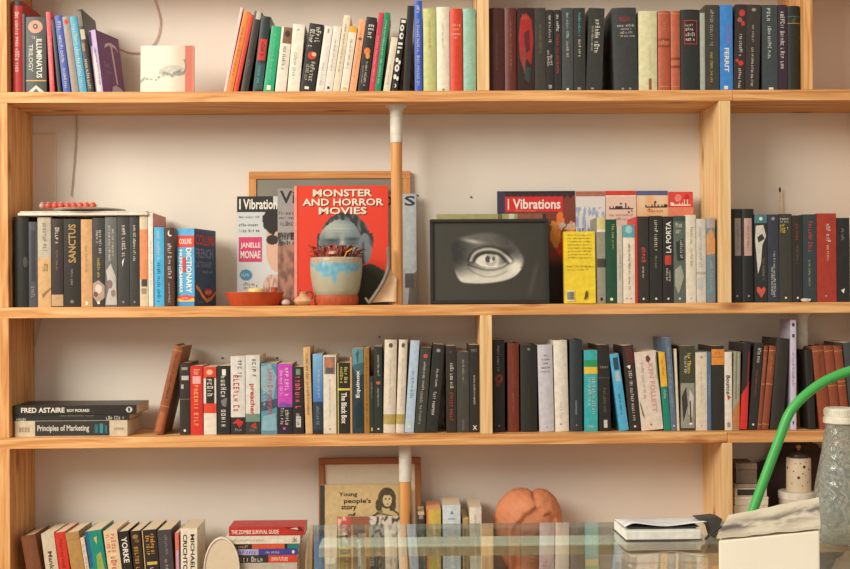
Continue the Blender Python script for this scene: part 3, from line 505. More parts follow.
# ---------------------------------------------------------------- third shelf
LOW_A = [
 (152.8, 163.6, 20.8, 347, (146, 84, 48), 'h', 'worn brown leather book leaning right, first of the standing books on the third shelf', [('b', .05, .06, (190, 130, 80)), ('b', .68, .69, (190, 130, 80)), ('s', .1, .6, .35, .65, (80, 46, 30)), ('r', .75, .97, .2, .8, (176, 100, 60))], {'dep': .12}),
 (178.4, 190, .5, 363, (54, 50, 42), 'p', 'dark brown glossy paperback right of the leaning leather book', [('r', .06, .1, .2, .8, GY), ('r', .18, .24, .2, .9, (190, 182, 168)), ('r', .3, .36, .15, .4, (180, 170, 160)), ('b', .5, .51, (120, 110, 90)), ('o', .94, .5, .03, .2, WH)]),
 (190.6, 202.8, -.3, 366, (206, 52, 46), 'p', 'red paperback with yellow vertical lettering on the third shelf', [('r', .15, .26, .2, .85, (226, 170, 160)), ('s', .05, .13, .3, .8, (240, 200, 150)), ('s', .28, .96, .3, .78, (232, 176, 92))]),
 (203.8, 216.4, -.6, 367, (222, 212, 192), 'p', 'paperback with an orange red top, black title strip and white foot', [('b', 0, .17, (214, 70, 42)), ('r', .15, .54, .2, .85, (46, 42, 38)), ('s', .18, .5, .3, .76, WH), ('b', .54, .68, (214, 70, 42)), ('o', .08, .5, .04, .25, (235, 180, 150))]),
 (217.4, 230, -.5, 366, (42, 42, 40), 'p', 'black paperback with bold white block lettering', [('r', .05, .14, .4, .7, WH), ('s', .15, .48, .3, .74, WH), ('p', [(.3, .5), (.8, .46), (.7, .6), (.4, .58)], (120, 120, 115)), ('s', .64, .96, .32, .78, WH)]),
 (231, 245.2, -1.2, 356.5, (214, 210, 198), 'p', 'tall silver white thriller with red and black lettering and a black foot', [('s', .05, .3, .5, .86, (70, 66, 62)), ('s', .24, .74, .18, .6, (190, 58, 54)), ('b', .78, 1, (44, 40, 38)), ('p', [(.1, .86), (.5, .8), (.9, .84), (.6, .92), (.4, .86)], (190, 50, 44)), ('s', .92, .96, .3, .8, GY, 'h')]),
 (245.8, 260, -1.4, 355.5, (212, 210, 198), 'p', 'tall silver white thriller with a red title and a dark green foot', [('s', .05, .3, .46, .82, (70, 66, 62)), ('b', .74, .84, (110, 140, 120)), ('t', 'preacher', .36, .76, .24, .66, (196, 60, 56)), ('b', .84, 1, (52, 56, 50)), ('p', [(.3, .9), (.7, .84), (.8, .94)], (170, 60, 50)), ('s', .92, .96, .3, .8, GY, 'h')]),
 (261.2, 277.2, -.4, 363.5, (92, 142, 160), 'p', 'wide blue grey misty paperback with faint red lettering', [('p', [(0, .05), (.6, 0), (1, .2), (.8, .5), (0, .35)], (136, 168, 176)), ('p', [(0, .55), (1, .5), (1, .62), (0, .68)], (60, 84, 96)), ('p', [(.1, .75), (.9, .7), (1, .95), (0, .95)], (130, 172, 182)), ('s', .08, .76, .42, .74, (190, 84, 90)), ('s', .2, .6, .15, .3, (220, 220, 215))]),
 (277.8, 292.6, -.3, 364, (44, 40, 44), 'p', 'paperback with a vivid magenta upper half and black lower half', [('b', 0, .6, (196, 70, 176)), ('s', .06, .5, .5, .82, (240, 200, 230)), ('s', .1, .46, .16, .36, (235, 190, 225)), ('p', [(0, .6), (.3, .54), (1, .58), (1, .62), (0, .62)], (120, 80, 150)), ('s', .63, .88, .2, .42, WH), ('s', .66, .88, .52, .78, WH), ('o', .92, .45, .035, .16, (200, 70, 170))]),
 (293.2, 304.6, -1, 367, (46, 40, 40), 'p', 'black paperback with pink title blocks', [('r', .03, .12, .3, .7, (110, 140, 120)), ('s', .14, .36, .24, .76, (226, 92, 112)), ('s', .38, .66, .24, .76, (226, 92, 112)), ('s', .68, .74, .3, .7, WH, 'h'), ('r', .74, .9, .28, .74, (200, 196, 186)), ('s', .76, .88, .34, .68, BK)]),
 (305.2, 312.6, -2.6, 347.5, (210, 172, 118), 'p', 'tall sand coloured slim book with black spine lettering', [('s', .08, .5, .3, .7, (96, 74, 50)), ('s', .5, .8, .32, .68, (50, 42, 34))]),
 (313.2, 323, -.9, 354, (50, 62, 78), 'p', 'book fading from light blue top to dark foot, beside the sand coloured one', [('a', 0, .6, 0, 1, 3, 14, lambda u, v: (70 + 60 * v, 120 + 60 * v, 180 + 30 * v), 'spine_picture'), ('s', .2, .55, .5, .7, (200, 220, 230)), ('s', .66, .9, .35, .65, (150, 150, 140)), ('b', .95, 1, BK)]),
 (323.6, 336.4, -.6, 355.5, (222, 212, 190), 'p', 'white paperback with a small brown portrait picture at its top', [('r', .02, .24, .08, .92, (150, 120, 100)), ('o', .1, .5, .06, .26, (190, 120, 84)), ('r', .16, .23, .2, .8, (90, 84, 90)), ('s', .3, .8, .44, .58, (170, 165, 150)), ('o', .94, .5, .02, .12, GY)]),
 (337.8, 350.2, -.2, 363, (44, 42, 36), 'p', 'black paperback with yellow upper title and white lower title, yellow edge', [('r', 0, 1, 0, .08, (206, 186, 90)), ('s', .06, .3, .56, .84, (214, 198, 90)), ('s', .06, .3, .22, .46, (214, 198, 90)), ('b', .36, .39, (214, 198, 90)), ('t', 'The Black Box', .42, .86, .3, .74, WH)]),
 (350.5, 352.4, 0, 357, (196, 152, 96), 'p', 'very thin tan booklet left of the dark teal book', []),
 (352.8, 363.8, -.6, 348.5, (42, 62, 68), 'p', 'dark teal book with a turquoise top and a white title', [('b', 0, .22, (92, 142, 148)), ('p', [(0, .2), (1, .16), (1, .3), (.4, .34)], (60, 100, 106)), ('p', [(.3, .06), (.6, .02), (.5, .2)], (60, 90, 100)), ('t', 'Equinox', .26, .58, .3, .74, WH, 'u'), ('p', [(.2, .7), (.8, .6), (.9, .9), (.3, .95)], (32, 50, 56))]),
 (364.3, 369.6, 0, 348, (158, 112, 50), 'p', 'thin ochre brown book right of the dark teal book', [('s', .1, .9, .3, .7, (110, 76, 34))]),
 (370, 374, 0, 377, (44, 56, 46), 'p', 'short dark green book lower than its neighbours', [('s', .1, .4, .3, .7, GY), ('r', .9, .96, .3, .7, (190, 170, 90))]),
 (374.4, 382.6, .8, 346.5, (46, 52, 44), 'p', 'slim blackish green book with white lettering left of two cream ones', [('s', .1, .34, .4, .66, (190, 190, 170)), ('o', .42, .5, .02, .25, (190, 100, 60)), ('s', .48, .7, .4, .62, (190, 190, 170)), ('o', .95, .5, .015, .2, WH)]),
 (383, 395.2, 1.7, 340, (216, 204, 182), 'h', 'cream hardback with an olive band near its foot, wider of the pair', [('b', .8, .905, (176, 154, 86)), ('s', .2, .72, .45, .58, (176, 166, 146)), ('o', .06, .5, .025, .16, (90, 84, 76))]),
 (395.7, 404.2, 3.4, 340, (216, 204, 182), 'h', 'cream hardback with an olive band near its foot, narrower of the pair', [('b', .8, .905, (176, 154, 86)), ('s', .2, .72, .45, .58, (176, 166, 146)), ('o', .06, .5, .025, .2, (90, 84, 76))]),
 (404.6, 413.6, 6, 341, (176, 196, 212), 'p', 'pale blue book with dark lettering leaning right on the third shelf', [('s', .33, .64, .35, .66, (88, 96, 110)), ('r', .9, .95, .3, .7, (205, 215, 190))]),
 (414.4, 425.2, 6, 348, (60, 62, 54), 'p', 'dark grey green book with a small red dot, leaning right beside the pale blue one', [('o', .1, .55, .025, .22, (196, 80, 60)), ('s', .17, .5, .4, .62, (200, 200, 180)), ('s', .52, .9, .3, .56, (170, 168, 150))]),
 (425.8, 437.4, 7.3, 345, (44, 44, 40), 'p', 'black book with thin then bold white lettering, leaning right', [('s', .28, .5, .45, .64, WH), ('s', .54, .84, .36, .64, WH), ('o', .07, .5, .02, .18, GY)]),
 (446.4, 456.6, -1, 346, (52, 46, 38), 'p', 'black book with bold white and rust red lettering on the third shelf', [('s', .06, .08, .4, .6, GY, 'h'), ('s', .2, .51, .4, .74, WH), ('s', .54, .88, .36, .74, (176, 76, 50))]),
 (457.2, 469.2, -.4, 352, (70, 68, 60), 'p', 'short dark grey book, second from the middle upright', [('s', .1, .38, .45, .62, (170, 165, 150)), ('r', .84, .97, .4, .6, (96, 92, 98))]),
 (469.8, 479.6, -.5, 345, (44, 44, 40), 'p', 'black book with a white cross mark, next to the middle upright', [('s', .04, .08, .2, .85, GY, 'h'), ('s', .35, .68, .42, .6, WH), ('t', 'X', .92, .97, .3, .75, WH, 'h')]),
]
LOW_B = [
 (493.6, 505, 0, 340, (40, 36, 32), 'p', 'black book with a dull red ornament, right beside the middle upright', [('s', .06, .34, .35, .58, (170, 160, 150)), ('o', .42, .5, .05, .34, (130, 58, 36)), ('o', .42, .5, .02, .14, (60, 36, 28)), ('o', .48, .4, .03, .2, (120, 50, 34)), ('o', .93, .5, .015, .12, GY)]),
 (508, 519.4, 0, 343.5, (116, 50, 32), 'h', 'russet brown hardback between black books on the third shelf', [('s', .15, .5, .42, .58, (150, 84, 60)), ('s', .56, .78, .42, .58, (170, 110, 80))]),
 (521, 537.4, 0, 345, (42, 40, 34), 'h', 'wide plain black hardback left of the silver grey hardback', [('s', .5, .75, .46, .54, (80, 76, 66)), ('o', .05, .5, .015, .1, (120, 115, 100))]),
 (539.8, 554.6, -2.3, 345, (196, 192, 196), 'h', 'silver grey hardback with small black lettering near its top', [('s', .11, .135, .35, .7, (90, 90, 96), 'h'), ('s', .155, .18, .25, .8, (90, 90, 96), 'h'), ('s', .2, .225, .35, .7, (90, 90, 96), 'h'), ('s', .25, .275, .2, .8, (80, 80, 86), 'h'), ('s', .295, .32, .15, .85, (80, 80, 86), 'h'), ('o', .95, .5, .015, .1, GY)]),
 (555.6, 569.2, -2.2, 340.5, (222, 214, 196), 'h', 'cream white hardback leaning slightly left beside the silver grey one', [('s', .68, .88, .35, .6, (190, 182, 166)), ('o', .92, .4, .015, .12, GY)]),
 (570.4, 582.8, -.3, 340, (50, 56, 58), 'h', 'dark slate hardback left of the turquoise book', [('r', .66, .82, .4, .56, (92, 106, 116)), ('o', .93, .5, .015, .1, GY)]),
 (584.6, 597.8, -.7, 350.5, (62, 172, 172), 'p', 'turquoise book with a green and a yellow band', [('b', .12, .205, (44, 150, 92)), ('b', .205, .29, (226, 190, 68)), ('s', .33, .7, .3, .52, (190, 230, 220)), ('s', .33, .82, .58, .84, (190, 230, 220)), ('s', .92, .95, .2, .8, (200, 230, 225), 'h')]),
 (599.4, 611.6, -2, 345, (44, 40, 36), 'p', 'black book with a white mark low on the spine, right of the turquoise book', [('s', .24, .27, .2, .9, GY, 'h'), ('b', .38, .385, (120, 110, 90)), ('s', .5, .78, .4, .64, (120, 112, 100)), ('r', .87, .96, .4, .7, (206, 200, 186))], {'dep': .15}),
 (619.5, 629, -10.5, 354.5, (86, 172, 208), 'p', 'light blue book with a dark label, leaning left on the third shelf', [('r', .05, .21, .3, .85, (46, 76, 96)), ('r', .23, .36, .3, .85, (170, 190, 196)), ('s', .52, .78, .35, .6, (40, 90, 116))]),
 (630, 640.8, -7.6, 346, (54, 46, 42), 'p', 'dark brown book with white script lettering, leaning left', [('s', .3, .92, .36, .66, WH), ('p', [(.2, .02), (.8, .02), (.9, .2), (.3, .22)], (92, 46, 40)), ('p', [(.2, .24), (.6, .23), (.5, .28)], WH), ('o', .95, .5, .02, .18, WH)]),
 (641.8, 663.6, -7.6, 352.5, (222, 206, 188), 'p', 'thick pale cream paperback with pink red capitals, leaning left', [('t', 'KEN FOLLETT', .16, .78, .58, .8, (212, 150, 140)), ('s', .14, .6, .24, .38, (150, 130, 118)), ('p', [(.5, .07), (.62, .05), (.72, .1), (.6, .15), (.5, .12)], (120, 60, 66)), ('o', .93, .45, .02, .07, (180, 70, 60)), ('p', [(.02, .62), (.1, .68), (.2, .85), (.1, .8)], (120, 116, 90)), ('p', [(.95, .05), (1, .1), (.98, .5), (.94, .3)], (120, 120, 110))]),
 (664.4, 671, -6.2, 352.5, (34, 134, 110), 'p', 'slim book with a yellow upper and teal green lower spine, leaning left', [('b', 0, .44, (232, 178, 56)), ('s', .1, .34, .35, .7, (150, 110, 40)), ('s', .48, .62, .35, .7, WH)]),
 (671.4, 677, -6.4, 338, (98, 116, 134), 'p', 'tall grey blue book leaning left, highest of its neighbours', [('s', .1, .75, .35, .65, (170, 176, 180)), ('o', .95, .5, .015, .3, (205, 200, 190))], {'dep': .14}),
 (677.3, 679.6, -3.2, 349, (220, 206, 180), 'p', 'very thin cream book left of the black and white picture book', []),
 (680.4, 695.4, -.6, 346, (70, 70, 54), 'p', 'olive book with a black and white plume picture on its lower spine', [('s', .08, .34, .5, .72, YE), ('s', .12, .36, .28, .46, WH), ('r', .44, .97, .04, .96, (150, 148, 132)), ('p', [(.1, .6), (.4, .48), (.5, .7), (.2, .9)], (60, 60, 52)), ('p', [(.6, .5), (.9, .6), (.8, .85), (.55, .8)], (205, 200, 184)), ('p', [(.6, .66), (.7, .64), (.75, .9), (.65, .9)], (70, 70, 60)), ('o', .92, .7, .02, .2, WH)]),
 (696, 707.4, -.4, 352.5, (218, 206, 182), 'p', 'plain cream book with faint lettering, right of the plume picture book', [('s', .2, .7, .45, .56, (176, 166, 140)), ('o', .06, .5, .015, .1, GY), ('o', .94, .5, .015, .1, GY)]),
 (707.8, 711.4, -.2, 352, (84, 112, 140), 'p', 'thin blue book between the plain cream book and the orange banded one', [('s', .3, .6, .3, .7, (170, 180, 190))]),
 (712, 724.6, -.2, 346, (50, 46, 40), 'p', 'black book with an orange double band at its top', [('b', .04, .13, (226, 142, 56)), ('b', .135, .225, (226, 142, 56)), ('s', .06, .11, .3, .7, (170, 95, 40), 'h')]),
 (725, 732.4, 0, 352, (228, 218, 200), 'p', 'white book with a slanted black title beside the orange banded one', [('t', 'Bounce', .3, .54, .2, .75, BK), ('p', [(.3, .54), (.8, .58), (.4, .62)], RD), ('r', .9, .96, .3, .7, GY)]),
 (732.8, 739.4, 1.2, 352, (158, 156, 132), 'p', 'sage and beige striped book right of the white titled one', [('r', 0, .6, .3, .5, (120, 130, 100)), ('r', 0, .7, .62, .72, (200, 190, 160)), ('p', [(0, .75), (1, .6), (1, .98), (0, .98)], (190, 120, 70))]),
 (739.9, 747, 3.8, 343.5, (48, 42, 40), 'p', 'black book with a bright red lower half, leaning right', [('p', [(0, .6), (.5, .52), (1, .44), (1, .99), (0, .99)], (212, 52, 44)), ('r', .1, .5, .7, .9, (150, 40, 36))]),
 (748.4, 757, 6.4, 343.5, (48, 48, 42), 'p', 'black book with bold white lettering at the top, leaning right', [('s', .06, .24, .4, .8, WH), ('s', .32, .62, .4, .62, (180, 90, 66)), ('o', .94, .5, .02, .2, WH)]),
 (757.4, 761.4, 7, 346.5, (136, 70, 44), 'h', 'narrow ribbed brown leather book, left one of a leaning leather pair', [('b', .05, .06, (196, 130, 84)), ('s', .12, .4, .3, .7, (206, 146, 96)), ('b', .45, .46, (196, 130, 84)), ('b', .93, .94, (196, 130, 84))]),
 (761.8, 768.8, 8, 346.5, (142, 72, 44), 'h', 'wider ribbed brown leather book, right one of a leaning leather pair', [('b', .05, .06, (196, 130, 84)), ('s', .12, .4, .3, .6, (206, 146, 96)), ('b', .45, .46, (196, 130, 84)), ('b', .93, .94, (196, 130, 84))]),
 (770, 784, 7, 339, (50, 46, 40), 'h', 'broad black book leaning right against the tall lavender book', [('b', .5, .503, (70, 64, 54))], {'dep': .12}),
 (790.2, 796.4, -.2, 320, (206, 198, 214), 'p', 'tall thin lavender book standing in front of a pole end', [('r', .03, .06, .3, .7, (60, 50, 70)), ('r', .13, .16, .3, .7, (60, 50, 70)), ('s', .3, .6, .3, .7, (140, 100, 160)), ('p', [(.3, .93), (.6, .92), (.5, .96)], BK)], {'dep': .075, 'lean': 0, 'left': [('b', 0, 1, (176, 164, 176)), ('s', .06, .08, .3, .8, (130, 120, 140), 'h')]}),
 (808.8, 817.6, -4, 350, (40, 36, 32), 'h', 'dark blackish book leaning left between the pole and the leather set', [], {'dep': .062}),
 (818.4, 832.4, -8.5, 347, (142, 72, 44), 'h', 'broad ribbed brown leather book at the right, first of a left-leaning leather trio', [('b', .05, .06, (190, 126, 80)), ('b', .42, .43, (196, 130, 84)), ('b', .47, .48, (190, 126, 80)), ('s', .1, .38, .4, .6, (120, 56, 34))], {'dep': .062}),
 (833, 842.4, -9, 347, (142, 72, 44), 'h', 'ribbed brown leather book at the right, second of a left-leaning leather trio', [('b', .05, .06, (190, 126, 80)), ('b', .42, .43, (196, 130, 84)), ('b', .47, .48, (190, 126, 80))], {'dep': .12}),
 (843, 851.2, -9, 347, (142, 72, 44), 'h', 'ribbed brown leather book at the right, third of a left-leaning leather trio', [('b', .05, .06, (190, 126, 80)), ('b', .42, .43, (196, 130, 84)), ('b', .47, .48, (190, 126, 80))], {'dep': .12}),
 (852, 862, -9, 343, (70, 74, 72), 'p', 'dark grey book at the right frame edge, after the leather trio', []),
]
# ---------------------------------------------------------------- bottom shelf
BOT_A = [
 (32, 47, -12, 537, (122, 74, 46), 'h', 'brown book leaning left at the far left of the bottom shelf', []),
 (50, 63, -9.2, 534, (206, 190, 160), 'p', 'cream book with dark lettering leaning left, second on the bottom shelf', [('t', 'Mank', .26, .52, .35, .68, (80, 72, 62))]),
 (64, 75, -9.5, 533, (206, 56, 40), 'p', 'bright red book with dark and white lettering leaning left on the bottom shelf', [('s', .1, .5, .35, .65, (110, 40, 30)), ('r', .6, .68, .3, .7, (235, 190, 160)), ('s', .72, .9, .3, .7, (230, 160, 130))]),
 (76, 90.5, -12, 533.5, (178, 136, 80), 'p', 'plain tan paper wrapped book leaning left on the bottom shelf', [('b', .1, .105, (140, 100, 56))]),
 (91, 95, -11, 538, (216, 200, 170), 'p', 'thin white book between the tan and the teal green book', [('s', .1, .9, .3, .7, GY)]),
 (95.6, 112, -11, 532, (32, 138, 118), 'p', 'teal green book with a yellow blotch leaning left on the bottom shelf', [('r', 0, .5, 0, .2, (36, 90, 140)), ('p', [(.5, .1), (.7, .08), (.62, .2)], (206, 190, 90)), ('p', [(.5, .35), (.8, .3), (.9, .6), (.4, .7)], (150, 170, 80))]),
 (112.6, 126.2, -9.5, 531.5, (222, 196, 156), 'p', 'cream book with dense orange red lettering on the bottom shelf', [('s', .05, .32, .5, .85, (206, 84, 52)), ('s', .05, .32, .12, .42, (206, 84, 52)), ('s', .36, .8, .3, .7, (206, 84, 52))]),
 (126.8, 136.6, -8.6, 532, (44, 40, 38), 'p', 'black book with big white capitals on the bottom shelf', [('t', 'YORKE', .08, .44, .22, .8, WH), ('s', .55, .9, .3, .7, GY)]),
 (137.2, 147, -7, 531.5, (58, 44, 32), 'p', 'dark brown book with golden blotches and lettering on the bottom shelf', [('o', .08, .45, .03, .3, (150, 120, 70)), ('o', .14, .6, .025, .25, (120, 90, 50)), ('s', .22, .6, .25, .75, (200, 150, 66))]),
 (147.6, 162, -6, 530.5, (48, 44, 40), 'p', 'black book with a golden title and horizontal line on the bottom shelf', [('r', 0, 1, 0, .06, (206, 180, 130)), ('s', .06, .36, .56, .84, (226, 166, 60)), ('s', .08, .36, .24, .5, (226, 166, 60)), ('r', .44, .48, .2, .9, (214, 180, 90)), ('s', .52, .7, .4, .7, WH)]),
 (162.6, 176.4, -5.6, 530.5, (74, 68, 68), 'p', 'charcoal book with thin grey lettering on the bottom shelf', [('s', .08, .36, .5, .68, (150, 146, 144)), ('s', .4, .7, .4, .6, (190, 184, 176))]),
 (176.8, 180.4, -2, 533, (216, 118, 96), 'p', 'thin salmon and lavender book left of the thick white paperback', [('r', .25, .9, .3, .9, (180, 170, 205))]),
 (181, 197.4, -1.4, 528.5, (228, 218, 194), 'p', 'thick white paperback with two lines of black capitals on the bottom shelf', [('t', 'MICHAEL', .08, .56, .6, .84, BK), ('t', 'CRICHTON', .08, .66, .14, .4, BK)], {'dep': .115}),
]
BOT_B = [
 (418, 425.2, 0, 515, (60, 58, 52), 'p', 'blackish slim book behind the table glass, left of the yellow orange one', [('r', 0, .05, .2, .8, (150, 140, 130))]),
 (427, 441.4, 0, 510, (206, 178, 84), 'p', 'book with a yellow spine and an orange left edge above the table glass', [('r', 0, 1, 0, .12, (214, 110, 60)), ('b', .22, .5, (190, 170, 110))], {'pages': (232, 170, 120)}),
 (443.2, 461, 0, 505, (206, 214, 214), 'p', 'pale blue white book with a small blue emblem above the table glass', [('p', [(.42, .1), (.52, .06), (.62, .1)], (90, 140, 190)), ('r', .14, .16, .3, .7, (150, 180, 200))]),
 (463.2, 469.2, 0, 519, (176, 146, 84), 'p', 'short thin gold brown book between two white books', [('r', .1, .9, .2, .5, (120, 96, 60))]),
 (470, 482, 0, 507.5, (226, 216, 194), 'p', 'cream white book with a small grey mark left of the terracotta sculpture', [('s', .08, .3, .4, .6, (150, 140, 130))]),
]
KEY, AMB = 203, 0.62
# ================================================================== setting
DEPTH = 0.187
def base_px(zt, yf):
    def fn(px):
        z0, z1 = P(px, 200, yf).z, P(px, 500, yf).z
        return 200 + 300 * (zt - z0) / (z1 - z0)
    return fn
Z1 = P(425, 90.8, 0).z; Z2 = P(425, 304.8, 0).z; Z3 = P(425, 434.6, 0).z; Z4 = P(425, 602, 0).z
TB = 0.0272
XL = P(-3.0, 300, 0).x; XR = P(905, 300, 0).x
Z0 = P(425, -48, 0).z

def structure(name, bm, m): return tag(link(name, bm, m), kind='structure')
wall_m = mat((222, 213, 198), 0.85, 0.15, 0, 0.03, 6.0, 0.05)
structure('wall_back', boxm(-3.2, 3.2, DEPTH + .001, DEPTH + .12, 0, 2.9), wall_m)
structure('floor', boxm(-3.2, 3.2, -4.6, DEPTH + .12, -0.08, 0), wood('y', (120, 84, 54), (150, 108, 70), (172, 128, 88), 3.0, 10, False))
# shallow painted cover panel on the wall at the left of the second shelf
pa, pb = P(29, 134, DEPTH), P(56.5, 206, DEPTH)
structure('trim_1', boxm(pa.x - .02, pb.x, DEPTH - .0035, DEPTH + .002, Z2 + .02, pa.z, .001), mat((222, 205, 186), 0.8, 0.15, 0, 0.03, 6.0))

def cable(name, label, pts, rad, col, dep=DEPTH - .004):
    pp = [P(x, y, dep) for x, y in pts]
    return tag(link(name, tube(bmesh.new(), spline(pp, 8), rad, 6), mat(col, .6), None, True), label, 'cable')
cable('wall_cable', 'pinkish cable curving down the wall behind the purple book on the top shelf', [(150, -12), (157, 8), (160, 24), (155, 42), (142, 52), (128, 52), (116, 47), (104, 46), (96, 52)], .0017, (208, 172, 156))
cable('wall_cable', 'thin grey cable hanging down the wall above the red beads', [(76, 100), (76.5, 125), (75, 150), (73, 175), (71, 196)], .0016, (178, 156, 136))
cable('wall_cable', 'slanting pale cable on the wall at the left of the third shelf', [(44, 306), (40, 325), (36, 340), (32.5, 356)], .0018, (206, 186, 164))

for x, y, lab in ((471, 197, 'small dark nail in the wall above the eye picture'), (222.5, 358, 'small dark nail in the wall above the black lettered paperback, left of two'), (277, 358, 'small dark nail in the wall above the magenta paperback'), (379.5, 337, 'small dark nail in the wall above the two cream hardbacks'), (51.8, 137.5, 'small screw in the corner of the painted wall panel'), (417.5, 195.5, 'small dark nail in the wall right of the round pole on the second shelf')):
    p = P(x, y, DEPTH)
    r = empty('nail', (p.x, DEPTH + .0006, p.z), (math.pi / 2, 0, 0), lab, 'nail')
    link('shank', lathe(bmesh.new(), [(0, -.004), (.0011, -.004), (.0011, .0022), (0, .0022)], 8), mat((90, 80, 70), .5, .5, .6, 0), r)
    link('head', lathe(bmesh.new(), [(0, .0022), (.0024, .0022), (.0025, .003), (.0016, .0036), (0, .0037)], 12), mat((82, 72, 64), .5, .5, .5, 0), r)

# ================================================================== bookcase
bc = empty('bookcase', ((XL + XR) / 2, 0, 0), (0, 0, 0), 'long open pine bookcase against the wall, filled with books', 'bookcase')
OX = (XL + XR) / 2
WD = ((192, 128, 68), (218, 158, 96), (236, 186, 126))
WL = ((214, 168, 110), (228, 188, 132), (238, 206, 154))
seed = [1.3]
def board(name, x0, x1, z0, z1, axis='x', pal=WD, y0=0.0, y1=DEPTH, knots=True):
    seed[0] += 2.37
    bm = boxm(x0 - OX, x1 - OX, y0, y1, z0, z1, .0014, 2)
    return link(name, bm, wood(axis, *pal, seed=seed[0], knots=knots), bc)
def px2x(px, y=300, dep=0): return P(px, y, dep).x
xs3 = px2x(727.5, 437); xs1 = px2x(733, 95)
for zt, xs in ((Z1, xs1), (Z2, None), (Z3, xs3)):
    if xs: board('shelf', XL, xs - .0004, zt - TB, zt); board('shelf', xs + .0004, XR, zt - TB, zt)
    else: board('shelf', XL, XR, zt - TB, zt)
board('shelf', XL, XR, Z4 - TB, Z4)
board('shelf', XL, XR, .06, .06 + TB)
board('shelf', XL, XR, Z0 - TB, Z0)
ends = [(0, .06), (.06 + TB, Z4 - TB), (Z4, Z3 - TB), (Z3, Z2 - TB), (Z2, Z1 - TB), (Z1, Z0 - TB)]
for k, (a, b) in enumerate(ends):                       # side panels: one length of wood between each pair of boards
    board('side_panel', XL, P(8.6, 300, 0).x, a, b, 'z', WD)
    board('side_panel', XR - .028, XR, a, b, 'z', WD)
def upright(pl, pr, py, row, pal=WL):
    a, b = ends[row]
    board('upright', px2x(pl, py), px2x(pr, py), a, b, 'z', pal)
upright(477.4, 489.2, 50, 5); upright(804, 813, 50, 5, WD)  # right upright gets the darker board palette for the shade on it
upright(719.6, 731, 200, 4)
upright(480.6, 492.4, 390, 3)
upright(722.6, 732.6, 480, 2)
upright(480.6, 492.4, 620, 1); upright(722.6, 732.6, 620, 1)

def pole(px, py_top, sleeve_y, zb, zt, yc, rad, label, flare=True, pyref=250):
    """round wooden prop with a white sleeve at its top, wedged between two boards"""
    x = P(px, pyref, yc).x
    r = empty('support_pole', (x, yc, zb), (0, 0, 0), label, 'pole', 'round wooden poles with white sleeves propping the shelves')
    H = zt - zb; zs = P(px, sleeve_y, yc).z - zb
    link('shaft', lathe(bmesh.new(), [(0, 0.0003), (rad, 0.0003), (rad, zs + .02), (0, zs + .02)], 28), wood('z', (204, 140, 78), (216, 156, 92), (226, 172, 108), px, 40, False, .4), r, True)
    pr = [(rad + .0004, zs), (rad + .0014, zs), (rad + .0016, H - .02)]
    pr += [(rad + .003, H - .01), (rad + .008, H - .003), (rad + .014, H - .0005), (0, H - .0005)] if flare else [(rad + .0016, H - .0005), (0, H - .0005)]
    s = link('sleeve', lathe(bmesh.new(), pr, 28), mat((216, 212, 196), .45), r, True)
    s['label'] = 'white sleeve'
    return r
pole(396.8, 109, 143, Z2, Z1 - TB, .062, .0146, 'round wooden pole with white flared sleeve in front of the red book', True, 200)
pole(405.4, 447, 481, Z4, Z3 - TB, .06, .0146, 'round wooden pole with white sleeve in front of the small wooden frame', False, 490)
pole(801.9, 315, 350, Z3, Z2 - TB, .116, .0145, 'shaded round pole behind the tall lavender book', True, 370)

# ================================================================== books
def run(rows, zt, yf, group, maxdep):
    return shelf_books(rows, zt, base_px(zt, yf), yf, group, maxdep)
run(TOP_A, Z1, .018, 'books on the top shelf', .14)
run(TOP_B, Z1, .018, 'books on the top shelf', .14)
run(TOP_C, Z1, .018, 'books on the top shelf', .14)
mid_books = run(MID_A, Z2, .02, 'books on the second shelf', .135)
run(MID_B, Z2, .018, 'books on the second shelf', .1)
run(MID_C, Z2, .018, 'books on the second shelf', .14)
run(LOW_A, Z3, .034, 'books on the third shelf', .13)
run(LOW_B, Z3, .034, 'books on the third shelf', .13)
run(BOT_A, Z4, .018, 'books on the bottom shelf', .125)
run(BOT_B, Z4, .03, 'books on the bottom shelf', .13)

# flat pile at the left of the third shelf
g = 'books lying flat on the third shelf'
zb = Z3 + .0004
_, zb = lying_book(14.8, 127.4, 420.6, 436.4, .022, zb, .125, (206, 190, 160), 'cream and black textbook lying flat, bottom of the pile on the third shelf', [
    ('r', .02, .96, .18, .84, (52, 50, 42)), ('t', 'Principles of Marketing', .28, .76, .2, .66, (206, 200, 184), 'h'), ('r', .25, .8, .71, .74, (40, 110, 116)), ('r', .2, .8, .755, .785, (60, 140, 146)), ('r', .3, .8, .8, .82, (40, 110, 116)), ('s', .3, .7, .04, .14, (160, 140, 116), 'h'), ('s', .4, .6, .88, .97, (160, 140, 116), 'h')], g)
_, zb = lying_book(12.8, 129.6, 414.4, 420.3, .022, zb + .0004, .13, (46, 46, 42), 'thin black book lying flat in the middle of the third shelf pile', [
    ('s', .45, .95, .03, .12, WH, 'h'), ('s', .3, .9, .8, .97, WH, 'h'), ('s', .1, .3, .4, .7, (170, 160, 140), 'h')], g)
lying_book(12.4, 136.6, 404.9, 413.9, .02, zb + .0004, .135, (46, 42, 36), 'black book with white serif lettering lying flat on top of the third shelf pile', [
    ('t', 'FRED ASTAIRE', .22, .78, .07, .42, WH, 'h'), ('t', 'ROY PICKARD', .4, .72, .44, .62, WH, 'h'), ('o', .5, .94, .32, .026, (206, 200, 186)), ('r', .3, .7, .932, .948, (46, 42, 36))], g)

